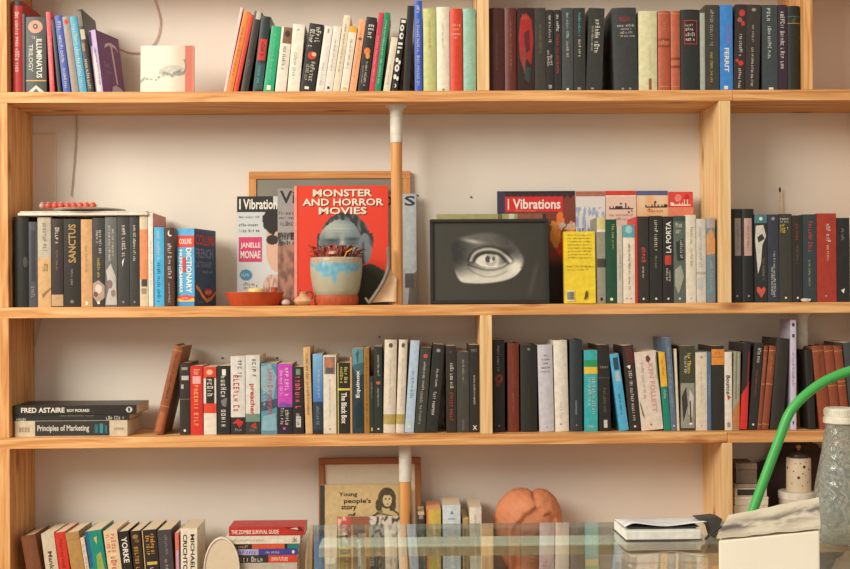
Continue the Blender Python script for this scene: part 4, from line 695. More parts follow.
# flat pile on the bottom shelf
g = 'books lying flat on the bottom shelf'
zq = Z4 + .0004
spec = [(228.9, 304.6, 526, 534.6, (190, 52, 44), 'red book lying flat on top of the bottom shelf pile', [('t', 'THE ZOMBIE SURVIVAL GUIDE', .34, .82, .03, .66, (240, 216, 196), 'h'), ('p', [(.72, .1), (.95, .05), (.99, .6), (.85, .4)], (96, 40, 36)), ('p', [(.8, .2), (.9, .1), (.92, .4)], (226, 190, 170)), ('b', .93, 1, (150, 40, 36))]),
        (226, 300, 536.4, 544.6, (222, 212, 190), 'white book lying flat second from the top of the bottom shelf pile', [('s', .4, .7, .06, .55, (170, 165, 150), 'h'), ('s', .2, .85, .9, .96, (70, 64, 60), 'h')]),
        (228, 298.8, 544.9, 549.8, (52, 40, 38), 'black book with an orange and teal end lying flat in the bottom shelf pile', [('r', .02, .98, .34, .8, (212, 84, 52)), ('r', .02, .98, .84, 1, (46, 122, 116)), ('s', .25, .8, .06, .3, (220, 150, 120), 'h')]),
        (230, 298, 550.1, 556, (64, 70, 150), 'blue and lavender book lying flat in the bottom shelf pile', [('r', 0, 1, 0, .42, (168, 164, 196)), ('s', .2, .85, .04, .4, (70, 70, 140), 'h'), ('s', .3, .75, .52, .74, WH, 'h'), ('o', .5, .93, .3, .02, WH)]),
        (232, 297, 556.3, 563.8, (58, 52, 46), 'dark book with a red orange end lying flat in the bottom shelf pile', [('r', 0, 1, .56, 1, (206, 72, 48)), ('s', .2, .85, .08, .5, (214, 206, 186), 'h'), ('t', 'OWN FUTURE', .25, .8, .6, .86, (240, 200, 170), 'h')]),
        (233, 297, 564.1, 576, (190, 180, 160), 'cream book lying flat low in the bottom shelf pile under the dark red one', []),
        (233, 297, 576.3, 589, (96, 60, 50), 'brown book lying flat near the bottom of the bottom shelf pile', []),
        (231, 299, 589.3, 602, (70, 90, 110), 'grey blue book lying flat at the very bottom of the bottom shelf pile', [])]
tops = []
for s in reversed(spec):
    _, zq = lying_book(s[0], s[1], s[2], s[3], .03, zq, .085, s[4], s[5], s[6], g)
    zq += .0004
pile_top = zq

# ================================================================== second shelf: things on top of the left books
zs = max((b.location.z + max(v.co.z for v in b.children[0].data.vertices)) for b in mid_books[:11]) + .0005
a, b = P(17.5, 214, .012), P(147.6, 214, .012)
r = empty('slab', ((a.x + b.x) / 2, .012, zs), (0, 0, 0), 'wide flat white slab lying across the tops of the dark books', 'board')
W = b.x - a.x
link('tray', boxm(-W/2, W/2, 0, .145, 0, .0075, .002, 2), mat((226, 216, 198), .5), r)
link('lid', boxm(-W/2 + .004, W/2 - .004, .003, .142, .0079, .0115, .0012, 2), mat((214, 206, 190), .45), r)
zt2 = zs + .0119
c = P(88, 210, .075)
r = empty('plate', (c.x + .003, .082, zt2), (0, 0, 0), 'shallow white plate with a dark rim line on the white slab', 'plate')
link('dish', lathe(bmesh.new(), [(0, 0), (.05, 0), (.058, .0016), (.088, .0066), (.0895, .0078), (.088, .0082), (.056, .0034), (.0, .003)], 48), mat((226, 220, 208), .3, .5), r, True)
link('rim_line', lathe(bmesh.new(), [(.0612, .0016), (.0724, .0034), (.0725, .0037), (.0612, .0019)], 48), mat((110, 108, 128), .4), r, True)
# string of red beads on the plate
p0, p1 = P(39, 204, .05), P(96, 204, .05)
r = empty('bead_string', ((p0.x + p1.x) / 2, .05, zt2 + .0085), (0, 0, 0), 'row of red translucent beads lying on the white plate', 'beads')
nb = 9; L = p1.x - p0.x
link('thread', tube(bmesh.new(), [(-L/2 - .004, .0, .0085), (0, 0, .0085), (L/2 + .004, 0, .0085)], .0009, 6), mat((180, 60, 50), .5), r)
for k in range(nb):
    x = -L/2 + L * (k + .5) / nb
    link('bead', lathe(bmesh.new(), [(0, 0), (.004, .0008), (.0076, .004), (.0084, .008), (.007, .0125), (.0035, .0155), (0, .0163)], 14, x, .001 * (-1) ** k), mat((214, 84, 66) if k else (190, 150, 130), .25, .6), r, True)
    link('bead_cap', lathe(bmesh.new(), [(.0046, .0146), (.003, .017), (0, .0176)], 10, x, .001 * (-1) ** k), mat((222, 150, 120), .3, .6), r, True)

# ================================================================== printed pictures
def el(u, v, cx, cy, rx, ry): return math.sqrt(((u - cx) / rx) ** 2 + ((v - cy) / ry) ** 2)
def sm(a, b, x):
    t = max(0.0, min(1.0, (x - a) / (b - a) if b != a else 0)); return t * t * (3 - 2 * t)
def mixc(a, b, t): return tuple(p + (q - p) * t for p, q in zip(a, b))
def nz(u, v, s=6.0, o=0.0): return noise.noise(Vector((u * s, v * s, o)))

def pdist(x, y, pl):
    return min(seg_d(x, y, *pl[i], *pl[i + 1]) for i in range(len(pl) - 1))
def seg_d(px, pz, ax, az, bx, bz):
    vx, vz = bx - ax, bz - az; t = max(0, min(1, ((px - ax) * vx + (pz - az) * vz) / (vx * vx + vz * vz + 1e-12)))
    return math.hypot(px - ax - vx * t, pz - az - vz * t)
def inside(x, y, poly):
    r = False
    for (x0, y0), (x1, y1) in zip(poly, poly[1:] + poly[:1]):
        if (y0 > y) != (y1 > y) and x < (x1 - x0) * (y - y0) / (y1 - y0) + x0: r = not r
    return r
def smooth_poly(p, n=4): return [(q.x, q.y) for q in spline([Vector((x, y, 0)) for x, y in p], n)]
SOCKET = smooth_poly([(140, 205), (165, 172), (210, 148), (280, 132), (360, 125), (430, 135), (500, 170), (552, 230), (574, 280), (558, 332), (518, 374), (450, 400), (350, 413), (250, 412), (202, 402), (176, 366), (160, 320), (148, 260), (140, 205)], 3)
FOLD = smooth_poly([(262, 284), (276, 256), (305, 234), (360, 222), (420, 232), (462, 258), (492, 288)])
OPEN_T = smooth_poly([(284, 290), (300, 268), (330, 252), (372, 246), (428, 258), (470, 296)])
OPEN_B = smooth_poly([(284, 290), (320, 312), (370, 322), (420, 318), (470, 296)])
LOWER = smooth_poly([(244, 308), (290, 322), (340, 336), (400, 336), (450, 322), (482, 300)])
LOWER2 = smooth_poly([(246, 330), (290, 356), (350, 374), (420, 368), (470, 344)])
def eye_art(u, v):
    x, y = 45 + 650 * u, 505 - 430 * v
    bg = mixc((66, 64, 56), (58, 56, 49), u + .2 * nz(u, v, 5))
    bg = mixc(bg, (84, 82, 74), .5 * math.exp(-((x - 590 - (505 - y) * .28) / 14) ** 2) * sm(505, 440, y) * sm(270, 330, y))
    ins = inside(x, y, SOCKET); d = pdist(x, y, SOCKET)
    if not ins and d > 14: return bg
    soft = 9 if y > 330 else 20
    edge = sm(-soft * .3, soft, d if ins else -d)
    low = sm(250, 385, y + .12 * (x - 350))
    b = 96 + 112 * low
    b -= 46 * sm(300, 170, x) * sm(400, 320, y)
    b -= 22 * sm(360, 480, x) * sm(250, 180, y)
    b += 84 * math.exp(-(((x - 268) / 62) ** 2 + ((y - 178 - .16 * (x - 268)) / 11) ** 2))
    b += 30 * math.exp(-(((x - 220) / 50) ** 2 + ((y - 155) / 10) ** 2))
    b += 66 * math.exp(-(((x - 520) / 36) ** 2 + ((y - 312) / 30) ** 2))
    b -= 34 * math.exp(-(((x - 470) / 46) ** 2 + ((y - 238) / 20) ** 2))
    df = pdist(x, y, FOLD)
    b += 88 * math.exp(-(df / 7) ** 2)
    b -= 34 * math.exp(-((df - 15) / 6) ** 2)
    op = inside(x, y, OPEN_T + OPEN_B[::-1])
    if op:
        b = 212 - 96 * sm(404, 450, x) - 26 * sm(300, 284, x)
        if math.hypot(x - 378, (y - 280) * .9) < 34: b = 178
        if math.hypot((x - 361), (y - 278) * .8) < 15: b = 76
        if math.hypot(x - 380, (y - 286) * .8) < 9: b = 214
        if math.hypot(x - 394, (y - 276) * .7) < 9: b = 96
    b -= 92 * math.exp(-(pdist(x, y, OPEN_T) / 5) ** 2)
    b -= 60 * math.exp(-(pdist(x, y, LOWER) / 5) ** 2)
    b += 26 * math.exp(-(pdist(x, y, OPEN_B) / 7) ** 2)
    b -= 40 * math.exp(-(pdist(x, y, LOWER2) / 5) ** 2)
    b = max(52, min(222, b + 9 * nz(u, v, 22)))
    return mixc(bg, (b, b * .975, b * .9), edge)

def face_art(u, v):
    """plain grey blue face of an old man with swept hair on a red book cover"""
    c = (224, 66, 42)
    if u > .5 and v < .34 - 1.1 * abs(u - .8) ** 1.6 - .02 * nz(u, v, 8): c = (60, 62, 48)
    d = el(u, v, .54, .53, .3 - .03 * (v > .6), .245)
    if d < 1.0 + .03 * nz(u, v, 15):
        st = nz(u * 3 + v, v * 1.2, 9)
        c = mixc((48, 52, 52), (112, 118, 114), sm(-.2, .6, st))
    f = el(u, v, .49, .50, .235, .215)
    if f < 1 + .05 * nz(u, v, 7):
        s = sm(.2, .75, u + .25 * nz(u, v, 5))
        c = mixc((176, 184, 170), (112, 128, 128), s)
        G = lambda cx, cy, rx, ry: math.exp(-(((u - cx) / rx) ** 2 + ((v - cy) / ry) ** 2))
        c = mixc(c, (84, 98, 100), .7 * G(.3, .5, .06, .12)); c = mixc(c, (206, 206, 186), .6 * G(.47, .645, .13, .035))
        for cx in (.40, .62):
            c = mixc(c, (52, 60, 62), .85 * G(cx, .545 + .04 * (cx - .5), .085, .016)); c = mixc(c, (66, 78, 82), .8 * G(cx, .515, .07, .022)); c = mixc(c, (186, 190, 176), .5 * G(cx, .475, .05, .014))
        c = mixc(c, (72, 84, 86), .6 * G(.46, .52, .02, .05)); c = mixc(c, (210, 210, 192), .7 * G(.51, .5, .022, .07))
        for q in range(3): c = mixc(c, (110, 122, 120), .5 * G(.5, .6 + .026 * q, .14, .004))
    if u > .66 and el(u, v, .75, .47, .07, .13) < 1: c = mixc((116, 124, 126), (56, 60, 70), sm(-.1, .35, nz(u * 2, v, 8, 3)))
    return c

def singer_art(u, v):
    c = mixc((214, 216, 210), (196, 202, 200), v)
    if el(u, v, .92, .6, .3, .3) < 1 and u > .66: c = (216, 176, 150)
    if el(u, v, .82, .79, .24, .135) < 1 + .2 * nz(u, v, 16): c = (46, 40, 38)
    if el(u, v, .8, .6, .14, .045) < 1: c = (58, 48, 44)
    if u > .5 and v < .28 and el(u, v, .85, .1, .3, .2) < 1 + .25 * nz(u, v, 10): c = mixc((214, 184, 164), (160, 110, 90), sm(-.2, .5, nz(u * 2, v, 12)))
    return c
def portrait_art(u, v):
    c = mixc((176, 172, 164), (150, 146, 140), v)
    n = nz(u, v, 9) + .5 * nz(u, v, 22)
    if v < .52: c = mixc((172, 128, 104), (116, 84, 70), sm(-.4, .5, n))
    if .5 < v < .62: c = mixc(c, (70, 64, 60), sm(-.1, .3, n))
    return c
def flower_art(u, v):
    c = mixc((152, 72, 52), (120, 60, 46), v + .3 * nz(u, v, 6))
    if v < .42: c = mixc((48, 38, 34), c, sm(.3, .42, v))
    for cx, cy, rx, ry, cc in ((.84, .52, .1, .1, (214, 66, 36)), (.74, .62, .07, .12, (232, 150, 60)), (.9, .42, .08, .08, (206, 56, 36)), (.8, .72, .05, .1, (226, 120, 50)), (.94, .6, .06, .12, (222, 140, 70))):
        if el(u, v, cx, cy, rx, ry) < 1 + .3 * nz(u, v, 14): c = mixc(cc, (250, 190, 100), .3 * nz(u, v, 25))
    if u > .78 and .66 < v < .72 and nz(u, v, 30) > -.1: c = (196, 180, 160)
    return c
def porcelain_art(u, v):
    c = (214, 208, 200)
    if .42 < v < .86 and nz(u, v, 9, 2) > .05: c = mixc((120, 136, 176), (190, 196, 206), .5 + .5 * nz(u, v, 25))
    if v < .4: c = mixc((206, 190, 110), (222, 206, 130), u)
    return c
def orange_art(u, v):
    c = mixc((228, 200, 180), (222, 190, 170), v)
    if v < .55 and nz(u, v, 5, 7) > -.1: c = mixc((222, 130, 60), (150, 110, 110), sm(0, .4, nz(u, v, 8, 3)))
    return c
def leaf_art(u, v):
    c = mixc((230, 226, 204), (206, 190, 164), sm(.45, .82, u))
    if u > .83: c = mixc((204, 112, 92), (214, 136, 112), sm(.95, 1, u))
    body = el(u, v, .6, .44, .26, .15)
    if body < 1 and v > .34 + .12 * (u - .4): c = mixc(c, (160, 160, 142), .4 + .3 * nz(u, v, 20))
    if abs(v - (.24 + .3 * u + .05 * math.sin(u * 18))) < .035 and u < .78 and nz(u, v, 14, 4) > -.12: c = mixc(c, (120, 124, 116), .6)
    if abs(u - (.8 + .05 * math.sin((v - .4) * 9))) < .014 and .42 < v < .72: c = (130, 116, 106)
    if el(u, v, .72, .42, .12, .05) < 1: c = mixc(c, (112, 116, 108), .6)
    return c
def girl_art(u, v):
    """line drawing of a girl resting her chin on her hand"""
    paper = (206, 180, 128); ink = (66, 58, 46)
    hair = el(u, v, .55, .66, .34, .32) < 1 or (el(u, v, .5, .45, .4, .3) < 1 and abs(u - .5) > .14)
    face = el(u, v, .56, .6, .17, .2) < 1
    c = paper
    if hair and v > .28: c = mixc(ink, paper, .25 if nz(u * 3, v, 14) > 0 else .0)
    if face and v < .74: c = mixc(paper, (220, 200, 160), .5)
    if face and (el(u, v, .5, .63, .04, .025) < 1 or el(u, v, .64, .63, .04, .025) < 1 or el(u, v, .57, .48, .05, .014) < 1): c = ink
    if v < .3:
        if abs(el(u, v, .55, .02, .5, .3) - 1) < .07 or abs(v - .2 + .2 * abs(u - .3)) < .018: c = ink
        if el(u, v, .3, .26, .1, .07) < 1: c = mixc(paper, ink, .5)
    return c
def crumple_art(u, v):
    n = nz(u * 1.2, v * 1.6, 2.6) + .5 * nz(u * 2.5, v * 3, 6, 4)
    m = math.exp(-((v - .3 - .22 * u - .12 * nz(u, .3, 3)) / .2) ** 2)
    c = mixc((222, 210, 184), (206, 194, 170), sm(-.3, .4, n))
    c = mixc(c, (108, 100, 96), 1.1 * m * sm(-.45, .5, n + .25 * nz(u * 2, v * 5, 6)))
    return mixc(c, (228, 216, 192), sm(.7, .95, v))

# ================================================================== top shelf: small picture card
r, W, H = facing_book('picture_card', 'square cream picture board with a grey leaf sketch and salmon right edge', 'picture', 140.3, 193.6, 46.4, .03, Z1, .012, 3, (226, 216, 196), [('a', 0, 1, 0, 1, 100, 86, leaf_art)], None, 92, .002)

# ================================================================== second shelf, middle
def picture_frame(name, label, cat, px0, px1, pyt, pyb, yf, zt, thick, tilt, bar_px, wood_m, panel, panel_art, mname, glass=False, rotz=0):
    t = math.radians(tilt); ym = (pyt + pyb) / 2
    a, b = P(px0, ym, yf), P(px1, ym, yf)
    W = b.x - a.x; H = (P((px0 + px1) / 2, pyt, yf + .01).z - zt) / math.cos(t); s = bar_px * W / (px1 - px0)
    r = empty(name, ((a.x + b.x) / 2, yf, zt + .0005 + thick * math.sin(t)), (-t, 0, rotz), label, cat)
    for x0, x1, z0, z1 in ((-W/2, W/2, H - s, H), (-W/2, W/2, 0, s), (-W/2, -W/2 + s, s, H - s), (W/2 - s, W/2, s, H - s)):
        link('frame_bar', boxm(x0, x1, 0, thick, z0, z1, .001, 1), wood_m('x' if z1 - z0 < x1 - x0 else 'z'), r)
    pl = link(mname, boxm(-W/2 + s, W/2 - s, thick * .35, thick * .9, s, H - s), panel, r)
    if panel_art:
        w, h = W - 2 * s, H - 2 * s
        marks(pl, lambda c, f, e: Vector((-w/2 + c * w, thick * .35 - e, s + h * (1 - f))), panel_art)
    return r, W, H
wf = lambda ax: wood(ax, (188, 124, 66), (202, 140, 78), (214, 156, 94), 5.1, 40, False)
picture_frame('framed_picture', 'wooden picture frame with a grey picture, leaning on the wall behind the magazines', 'framed picture', 248.5, 411, 171.5, 304, .158, Z2, .013, 2, 7.5, wf, mat((150, 142, 126), .7), [('a', 0, 1, 0, 1, 40, 34, lambda u, v: mixc((160, 152, 136), (130, 126, 112), max(0, min(1, v + .4 * nz(u, v, 4)))))], 'picture')
mg = 'magazines leaning on the second shelf'
facing_book('magazine', 'magazine with a pink block and black masthead, leaning behind the terracotta dish', 'magazine', 236.8, 281, 196.5, .152, Z2, .004, 2, (206, 208, 202), [
    ('a', 0, 1, 0, 1, 60, 140, singer_art), ('r', .0, .145, 0, .82, (44, 42, 40)), ('r', .025, .12, .05, .085, WH), ('t', 'Vibrations', .025, .12, .14, 1.0, WH, 'h'), ('s', .18, .2, .05, .5, (70, 66, 64), 'h'), ('s', .25, .275, .05, .5, (70, 66, 64), 'h'), ('s', .3, .33, .05, .55, (70, 66, 64), 'h'),
    ('r', .375, .6, .04, .56, (206, 62, 104)), ('t', 'JANELLE', .425, .485, .08, .53, WH, 'h'), ('t', 'MONAE', .5, .57, .08, .53, WH, 'h'), ('o', .72, .2, .05, .14, (72, 142, 178)), ('s', .7, .735, .1, .28, WH, 'h'), ('s', .79, .815, .15, .42, (80, 76, 74), 'h'), ('s', .83, .85, .15, .42, (80, 76, 74), 'h'), ('s', .87, .89, .15, .38, (80, 76, 74), 'h')], mg, 304)
facing_book('magazine', 'magazine with black masthead letters and a brown lower half, half hidden by the red book', 'magazine', 277.5, 322, 188.5, .1455, Z2, .004, 2, (176, 172, 164), [
    ('a', 0, 1, 0, 1, 30, 70, portrait_art), ('t', 'Vi', .02, .13, .05, .4, (50, 48, 46), 'h'), ('t', 'b', .02, .13, .44, .6, (50, 48, 46), 'h'), ('s', .2, .225, .03, .4, BK, 'h'), ('s', .24, .265, .03, .4, BK, 'h'), ('s', .28, .32, .05, .5, (80, 70, 64), 'h'), ('s', .38, .44, .1, .5, BK, 'h'), ('s', .45, .48, .1, .45, BK, 'h')], mg, 304)
facing_book('magazine', 'pale blue grey magazine with a dark letter S, sticking out right of the round pole', 'magazine', 352, 416.5, 194, .150, Z2, .005, 2, (176, 182, 182), [
    ('t', 'O', .02, .11, .5, .62, (52, 58, 56), 'h'), ('t', 'N', .02, .11, .65, .78, (52, 58, 56), 'h'), ('t', 'S', .02, .11, .82, .985, (52, 58, 56), 'h'), ('p', [(.9, .75), (1, .7), (1, 1), (.86, 1)], (110, 104, 92)), ('r', .72, .85, .82, .96, (90, 84, 76))], mg, 304)
facing_book('book', 'large red book with a grey blue face and white serif title, behind the flower pot', 'book', 294, 388.4, 186, .1285, Z2, .0145, 2, (224, 66, 42), [
    ('a', 0, 1, 0, 1, 110, 136, face_art), ('r', 0, 1, 0, .028, (226, 150, 130)), ('r', 0, 1, .036, .042, (186, 46, 32)),
    ('t', 'MONSTER', .036, .098, .208, .838, (60, 40, 36), 'h'), ('t', 'AND HORROR', .115, .175, .098, .958, (60, 40, 36), 'h'), ('t', 'MOVIES', .187, .247, .27, .778, (60, 40, 36), 'h'),
    ('t', 'MONSTER', .03, .092, .2, .83, (240, 226, 200), 'h'), ('t', 'AND HORROR', .109, .169, .09, .95, (240, 226, 200), 'h'), ('t', 'MOVIES', .181, .241, .262, .77, (240, 226, 200), 'h')], 'books on the second shelf', 304, .002, PAGES, True)

# plant pot with dried red leaves
c = P(336.4, 300, .058)
r = empty('plant_pot', (c.x, .058, Z2 + .0004), (0, 0, 0), 'ceramic pot with blue drip glaze and dried red leaves before the red book', 'plant pot')
R = lambda px: px / 1100 * (2.75 + .066)
hz = P(336.4, 258, .066).z - Z2
prof = [(0, .026), (R(21), .026), (R(22.6), .034), (R(24), .05), (R(25.4), hz * .62), (R(26), hz * .82), (R(25.6), hz - .003), (R(25), hz), (R(24), hz - .002), (R(23.6), hz - .03), (0, hz - .03)]
pts = []
for (r0, z0), (r1, z1) in zip(prof, prof[1:]):
    for k in range(4): pts.append((r0 + (r1 - r0) * k / 4, z0 + (z1 - z0) * k / 4))
pts.append(prof[-1])
bm = lathe(bmesh.new(), pts, 96)
me = bpy.data.meshes.new('body'); bmesh.ops.recalc_face_normals(bm, faces=bm.faces[:]); bm.to_mesh(me); bm.free()
ca = me.color_attributes.new('Col', 'FLOAT_COLOR', 'POINT')
for i, v in enumerate(me.vertices):
    x, y, z = v.co; th = math.atan2(x, -y); f = (z - .026) / (hz - .026)
    lo = .68 - .14 * math.cos(th * 1.5) + .05 * math.sin(th * 5) + .07 * nz(th, 0, 3) - .3 * math.exp(-((th - .02) / .09) ** 2) - .1 * math.exp(-((th + .45) / .12) ** 2)
    c_ = mixc((172, 168, 140), (188, 180, 152), f + .3 * nz(th, f, 3))
    up = .84 + .09 * nz(th * 1.5, 3, 2)
    if f > lo and f < up: c_ = mixc((98, 158, 180), (138, 186, 196), .5 + .8 * nz(th * 2, f * 2, 4))
    if f >= up: c_ = mixc(c_, (176, 150, 122), .6 + .8 * nz(th * 3, f * 3, 4))
    ca.data[i].color = lin(c_) + (1,)
link('body', me, None, r, True); me.materials.append(print_mat(.3))
link('base_band', lathe(bmesh.new(), [(0, 0), (R(20.5), 0), (R(21.6), .003), (R(21.8), .0225), (R(21.4), .0255), (0, .0258)], 64), mat((182, 84, 50), .55, .35), r, True)
rim = bmesh.new()
for k in range(24):
    th = 2 * math.pi * k / 24
    lathe(rim, [(0, .006), (.0008, .007), (.001, .013), (.0008, .019), (0, .02)], 6, R(21.75) * math.cos(th), R(21.8) * math.sin(th))
link('base_beading', rim, mat((188, 92, 58), .55, .35), r, True)
link('soil', lathe(bmesh.new(), [(0, hz - .012), (R(23.5), hz - .0125), (R(23.5), hz - .018), (0, hz - .018)], 32), mat((96, 66, 46), .9, .1, 0, .4, 200), r)
bm = bmesh.new(); rnd = random.Random(11)
for k in range(90):
    th = rnd.uniform(0, 2 * math.pi); rad = R(20) * math.sqrt(rnd.random()); x, y = rad * math.cos(th), rad * math.sin(th)
    out = rnd.uniform(.004, .04); L = rnd.uniform(.012, .042); tw = rnd.uniform(-1.5, 1.5)
    pts = []
    for q in range(6):
        t = q / 5
        pts.append(Vector((x + math.cos(th + tw * t * .6) * out * t, y + math.sin(th + tw * t * .6) * out * t * .4, hz - .014 + L * math.sin(t * 2.1) + .006 * t)))
    side = Vector((-math.sin(th), math.cos(th), rnd.uniform(-.6, .6))).normalized(); wd = rnd.uniform(.0028, .006)
    prev = None
    for q, p in enumerate(pts):
        w = wd * (1 - (2 * q / 5 - .9) ** 2 * .8)
        aa = bm.verts.new(p + side * w); bb = bm.verts.new(p - side * w + Vector((0, 0, .0006))); cc = bm.verts.new(p + Vector((0, 0, .0016)))
        if prev: bm.faces.new((prev[0], aa, cc, prev[2])); bm.faces.new((prev[2], cc, bb, prev[1]))
        prev = (aa, bb, cc)
fo = link('dried_leaves', bm, mat((150, 72, 58), .6, .3, 0, .5, 90), r, True)
bm = bmesh.new()
for sx in range(5):
    th = sx * 1.256
    lathe(bm, [(0, hz + .006), (.005, hz + .007), (.006, hz + .011), (.003, hz + .014), (0, hz + .0145)], 10, .006 * math.cos(th) - .006, -R(20) + .006 * math.sin(th))
link('flower', bm, mat((222, 176, 150), .6, .3, 0, .3, 120), r, True)
link('twig', tube(bmesh.new(), [(.02, -.05, hz - .01), (.03, -.054, hz + .012), (.043, -.056, hz + .02)], .0016, 6), mat((226, 170, 70), .5), r, True)

# terracotta dish with a candle, and a tiny clay jug
c = P(254.5, 300, .072)
RD_ = lambda px: px / 1100 * (2.75 + .072)
r = empty('dish', (c.x, .072, Z2 + .0004), (0, 0, 0), 'wide orange terracotta dish in front of the pink blocked magazine', 'dish')
hd = .0345
link('bowl', lathe(bmesh.new(), [(0, 0), (RD_(22.5), 0), (RD_(23.5), .002), (RD_(29.4), hd - .001), (RD_(29.2), hd), (RD_(28.2), hd - .001), (RD_(22), .006), (0, .005)], 56), mat((198, 84, 46), .55, .35, 0, .12, 40), r, True)
cx = P(256.5, 292, .072).x
r = empty('candle', (cx, .069, Z2 + .0061), (0, 0, 0), 'small yellow candle in a low tin standing in the terracotta dish', 'candle')
link('tin', lathe(bmesh.new(), [(0, 0), (.0225, 0), (.0235, .002), (.0235, .029), (.0228, .03), (0, .03)], 32), mat((214, 186, 104), .35, .5, .3), r, True)
link('wax', lathe(bmesh.new(), [(0, .0302), (.022, .0302), (.021, .036), (.016, .0395), (0, .041)], 32), mat((226, 206, 140), .5), r, True)
link('wick', tube(bmesh.new(), [(0, 0, .0405), (.001, 0, .045), (.003, 0, .048)], .0009, 6), mat((60, 50, 40), .8), r)
cx = P(273.5, 290, .06).x
r = empty('clay_cup', (cx, .075, Z2 + .0061), (0, 0, 0), 'tiny reddish clay cup in the terracotta dish beside the candle', 'cup')
link('cup', lathe(bmesh.new(), [(0, 0), (.007, 0), (.0085, .03), (.0092, .041), (.0082, .0412), (.0074, .034), (0, .033)], 20), mat((176, 84, 54), .6), r, True)
c = P(302.6, 300, .012)
r = empty('clay_jug', (c.x, .03, Z2 + .0004), (0, 0, 0), 'tiny pale clay jug with a dark twisted mouth, left of the flower pot', 'jug')
link('body', lathe(bmesh.new(), [(0, 0), (.012, 0), (.0215, .005), (.024, .011), (.02, .018), (.0105, .024), (.0085, .029), (.011, .034), (.0096, .0345), (.007, .029), (0, .028)], 24), mat((214, 164, 120), .6, .3, 0, .2, 50), r, True)
link('handle', tube(bmesh.new(), spline([(.0085, 0, .032), (.017, -.002, .035), (.0235, 0, .028), (.021, 0, .017)], 5), .0028, 8), mat((128, 74, 56), .6), r, True)
link('spout', tube(bmesh.new(), spline([(-.006, -.002, .031), (-.01, -.003, .036), (-.008, -.003, .039)], 4), [.0035] * 8 + [.002], 8), mat((138, 84, 62), .6), r, True)
c = P(286.5, 300, .03)
r = tag(link('pebble', lathe(bmesh.new(), [(0, 0), (.006, .0006), (.0105, .004), (.0112, .008), (.0085, .013), (.004, .0155), (0, .016)], 20), mat((196, 172, 156), .3, .5), None, True, (c.x, .018, Z2 + .0004)), 'small pale glossy pebble between the dish and the clay jug', 'pebble')

# curved scoop leaning on the pole: a bent plate with a thick grey rim
sc_ctrl = [(388.5, 247), (388.8, 258), (388.2, 268), (385.5, 277), (381, 286), (376, 293.5), (371.5, 300), (369, 302), (365.2, 297.5)]
y0 = .026
pp = spline([P(x, y, y0 + .004 * i * 0 ) for i, (x, y) in enumerate(sc_ctrl)], 6)
zmin = Z2 + .0062
pp = [Vector((p.x, p.y, max(p.z, zmin))) for p in pp]
org = Vector((P(381, 300, y0).x, y0, Z2 + .0004))
r = empty('scoop', org, (0, 0, 0), 'curved scoop with a grey rim and pale inner face standing beside the round pole', 'scoop')
link('rim', tube(bmesh.new(), [p - org for p in pp], [.0052] * (len(pp) - 8) + [.005 - .0004 * k for k in range(8)], 8), mat((122, 110, 92), .5, .4, 0, .2, 60), r, True)
bm = bmesh.new(); prev = None
fl = []
for i, p in enumerate(pp[12:44]):
    t = i / 31
    q = p - org
    far = Vector((P(396.8 - .4 * t, 279 + 23 * t, y0).x - org.x, .012 + .004 * math.sin(t * 3), max(.0025, P(393, 278 + 24 * t, y0).z - org.z)))
    row = []
    for k in range(7):
        s_ = k / 6
        w = q.lerp(far, s_); w.y += .008 * math.sin(s_ * math.pi)
        row.append(bm.verts.new(w))
    if prev:
        for k in range(6): bm.faces.new((prev[k], prev[k + 1], row[k + 1], row[k]))
    prev = row
bmesh.ops.remove_doubles(bm, verts=bm.verts[:], dist=.0004)
bl = link('blade', bm, mat((222, 190, 150), .55, .3, 0, .1, 40), r, True)
so = bl.modifiers.new('solid', 'SOLIDIFY'); so.thickness = .002

# framed eye drawing with a card behind it
bkw = lambda ax: mat((40, 38, 34), .35, .45)
r, W, H = picture_frame('framed_picture', 'black framed pencil drawing of an eye standing on the second shelf', 'framed picture', 430.2, 549.4, 219.5, 303.5, .05, Z2, .018, 4, 3.2, bkw, mat((70, 68, 60), .5), [('a', 0, 1, 0, 1, 150, 104, eye_art, 'drawing')], 'backing')
facing_book('card', 'olive green and brown card peeking over the top of the black eye frame', 'card', 437, 547, 214, .088, Z2, .004, 4, (150, 146, 96), [('b', 0, .3, (158, 154, 100)), ('r', 0, .3, .56, .6, (110, 90, 66)), ('r', 0, .3, .66, .71, (200, 190, 170)), ('r', 0, .3, .74, 1, (140, 84, 62)), ('r', 0, .3, .97, 1, (50, 44, 40))], None, 303)
facing_book('magazine', 'magazine with a red title label and an orange flower, right of the eye drawing', 'magazine', 497.8, 576, 191.3, .138, Z2, .005, 2, (120, 60, 46), [
    ('a', 0, 1, 0, 1, 60, 80, flower_art), ('b', 0, .035, (44, 36, 40)), ('r', 0, .3, 0, .1, (58, 56, 78)),
    ('p', [(.1 + .08 * k / 2, .035 + (.03 if k % 2 else 0)) for k in range(23)] + [(.98, .02), (.1, .02)], (56, 40, 42)), ('r', .05, .185, .1, .84, (206, 46, 42)), ('t', 'Vibrations', .07, .16, .2, .81, WH, 'h'), ('r', .07, .165, .135, .15, WH), ('s', .172, .18, .22, .5, (240, 190, 180), 'h')], mg, 303)
facing_book('magazine', 'magazine with blue ink pattern on white and a yellow lower part, behind the yellow booklet', 'magazine', 576.5, 606, 191.5, .136, Z2, .004, 2, (206, 200, 190), [('a', 0, 1, 0, 1, 36, 80, porcelain_art), ('b', 0, .045, (168, 106, 80)), ('s', .32, .36, .1, .7, (80, 76, 74), 'h')], mg, 303)
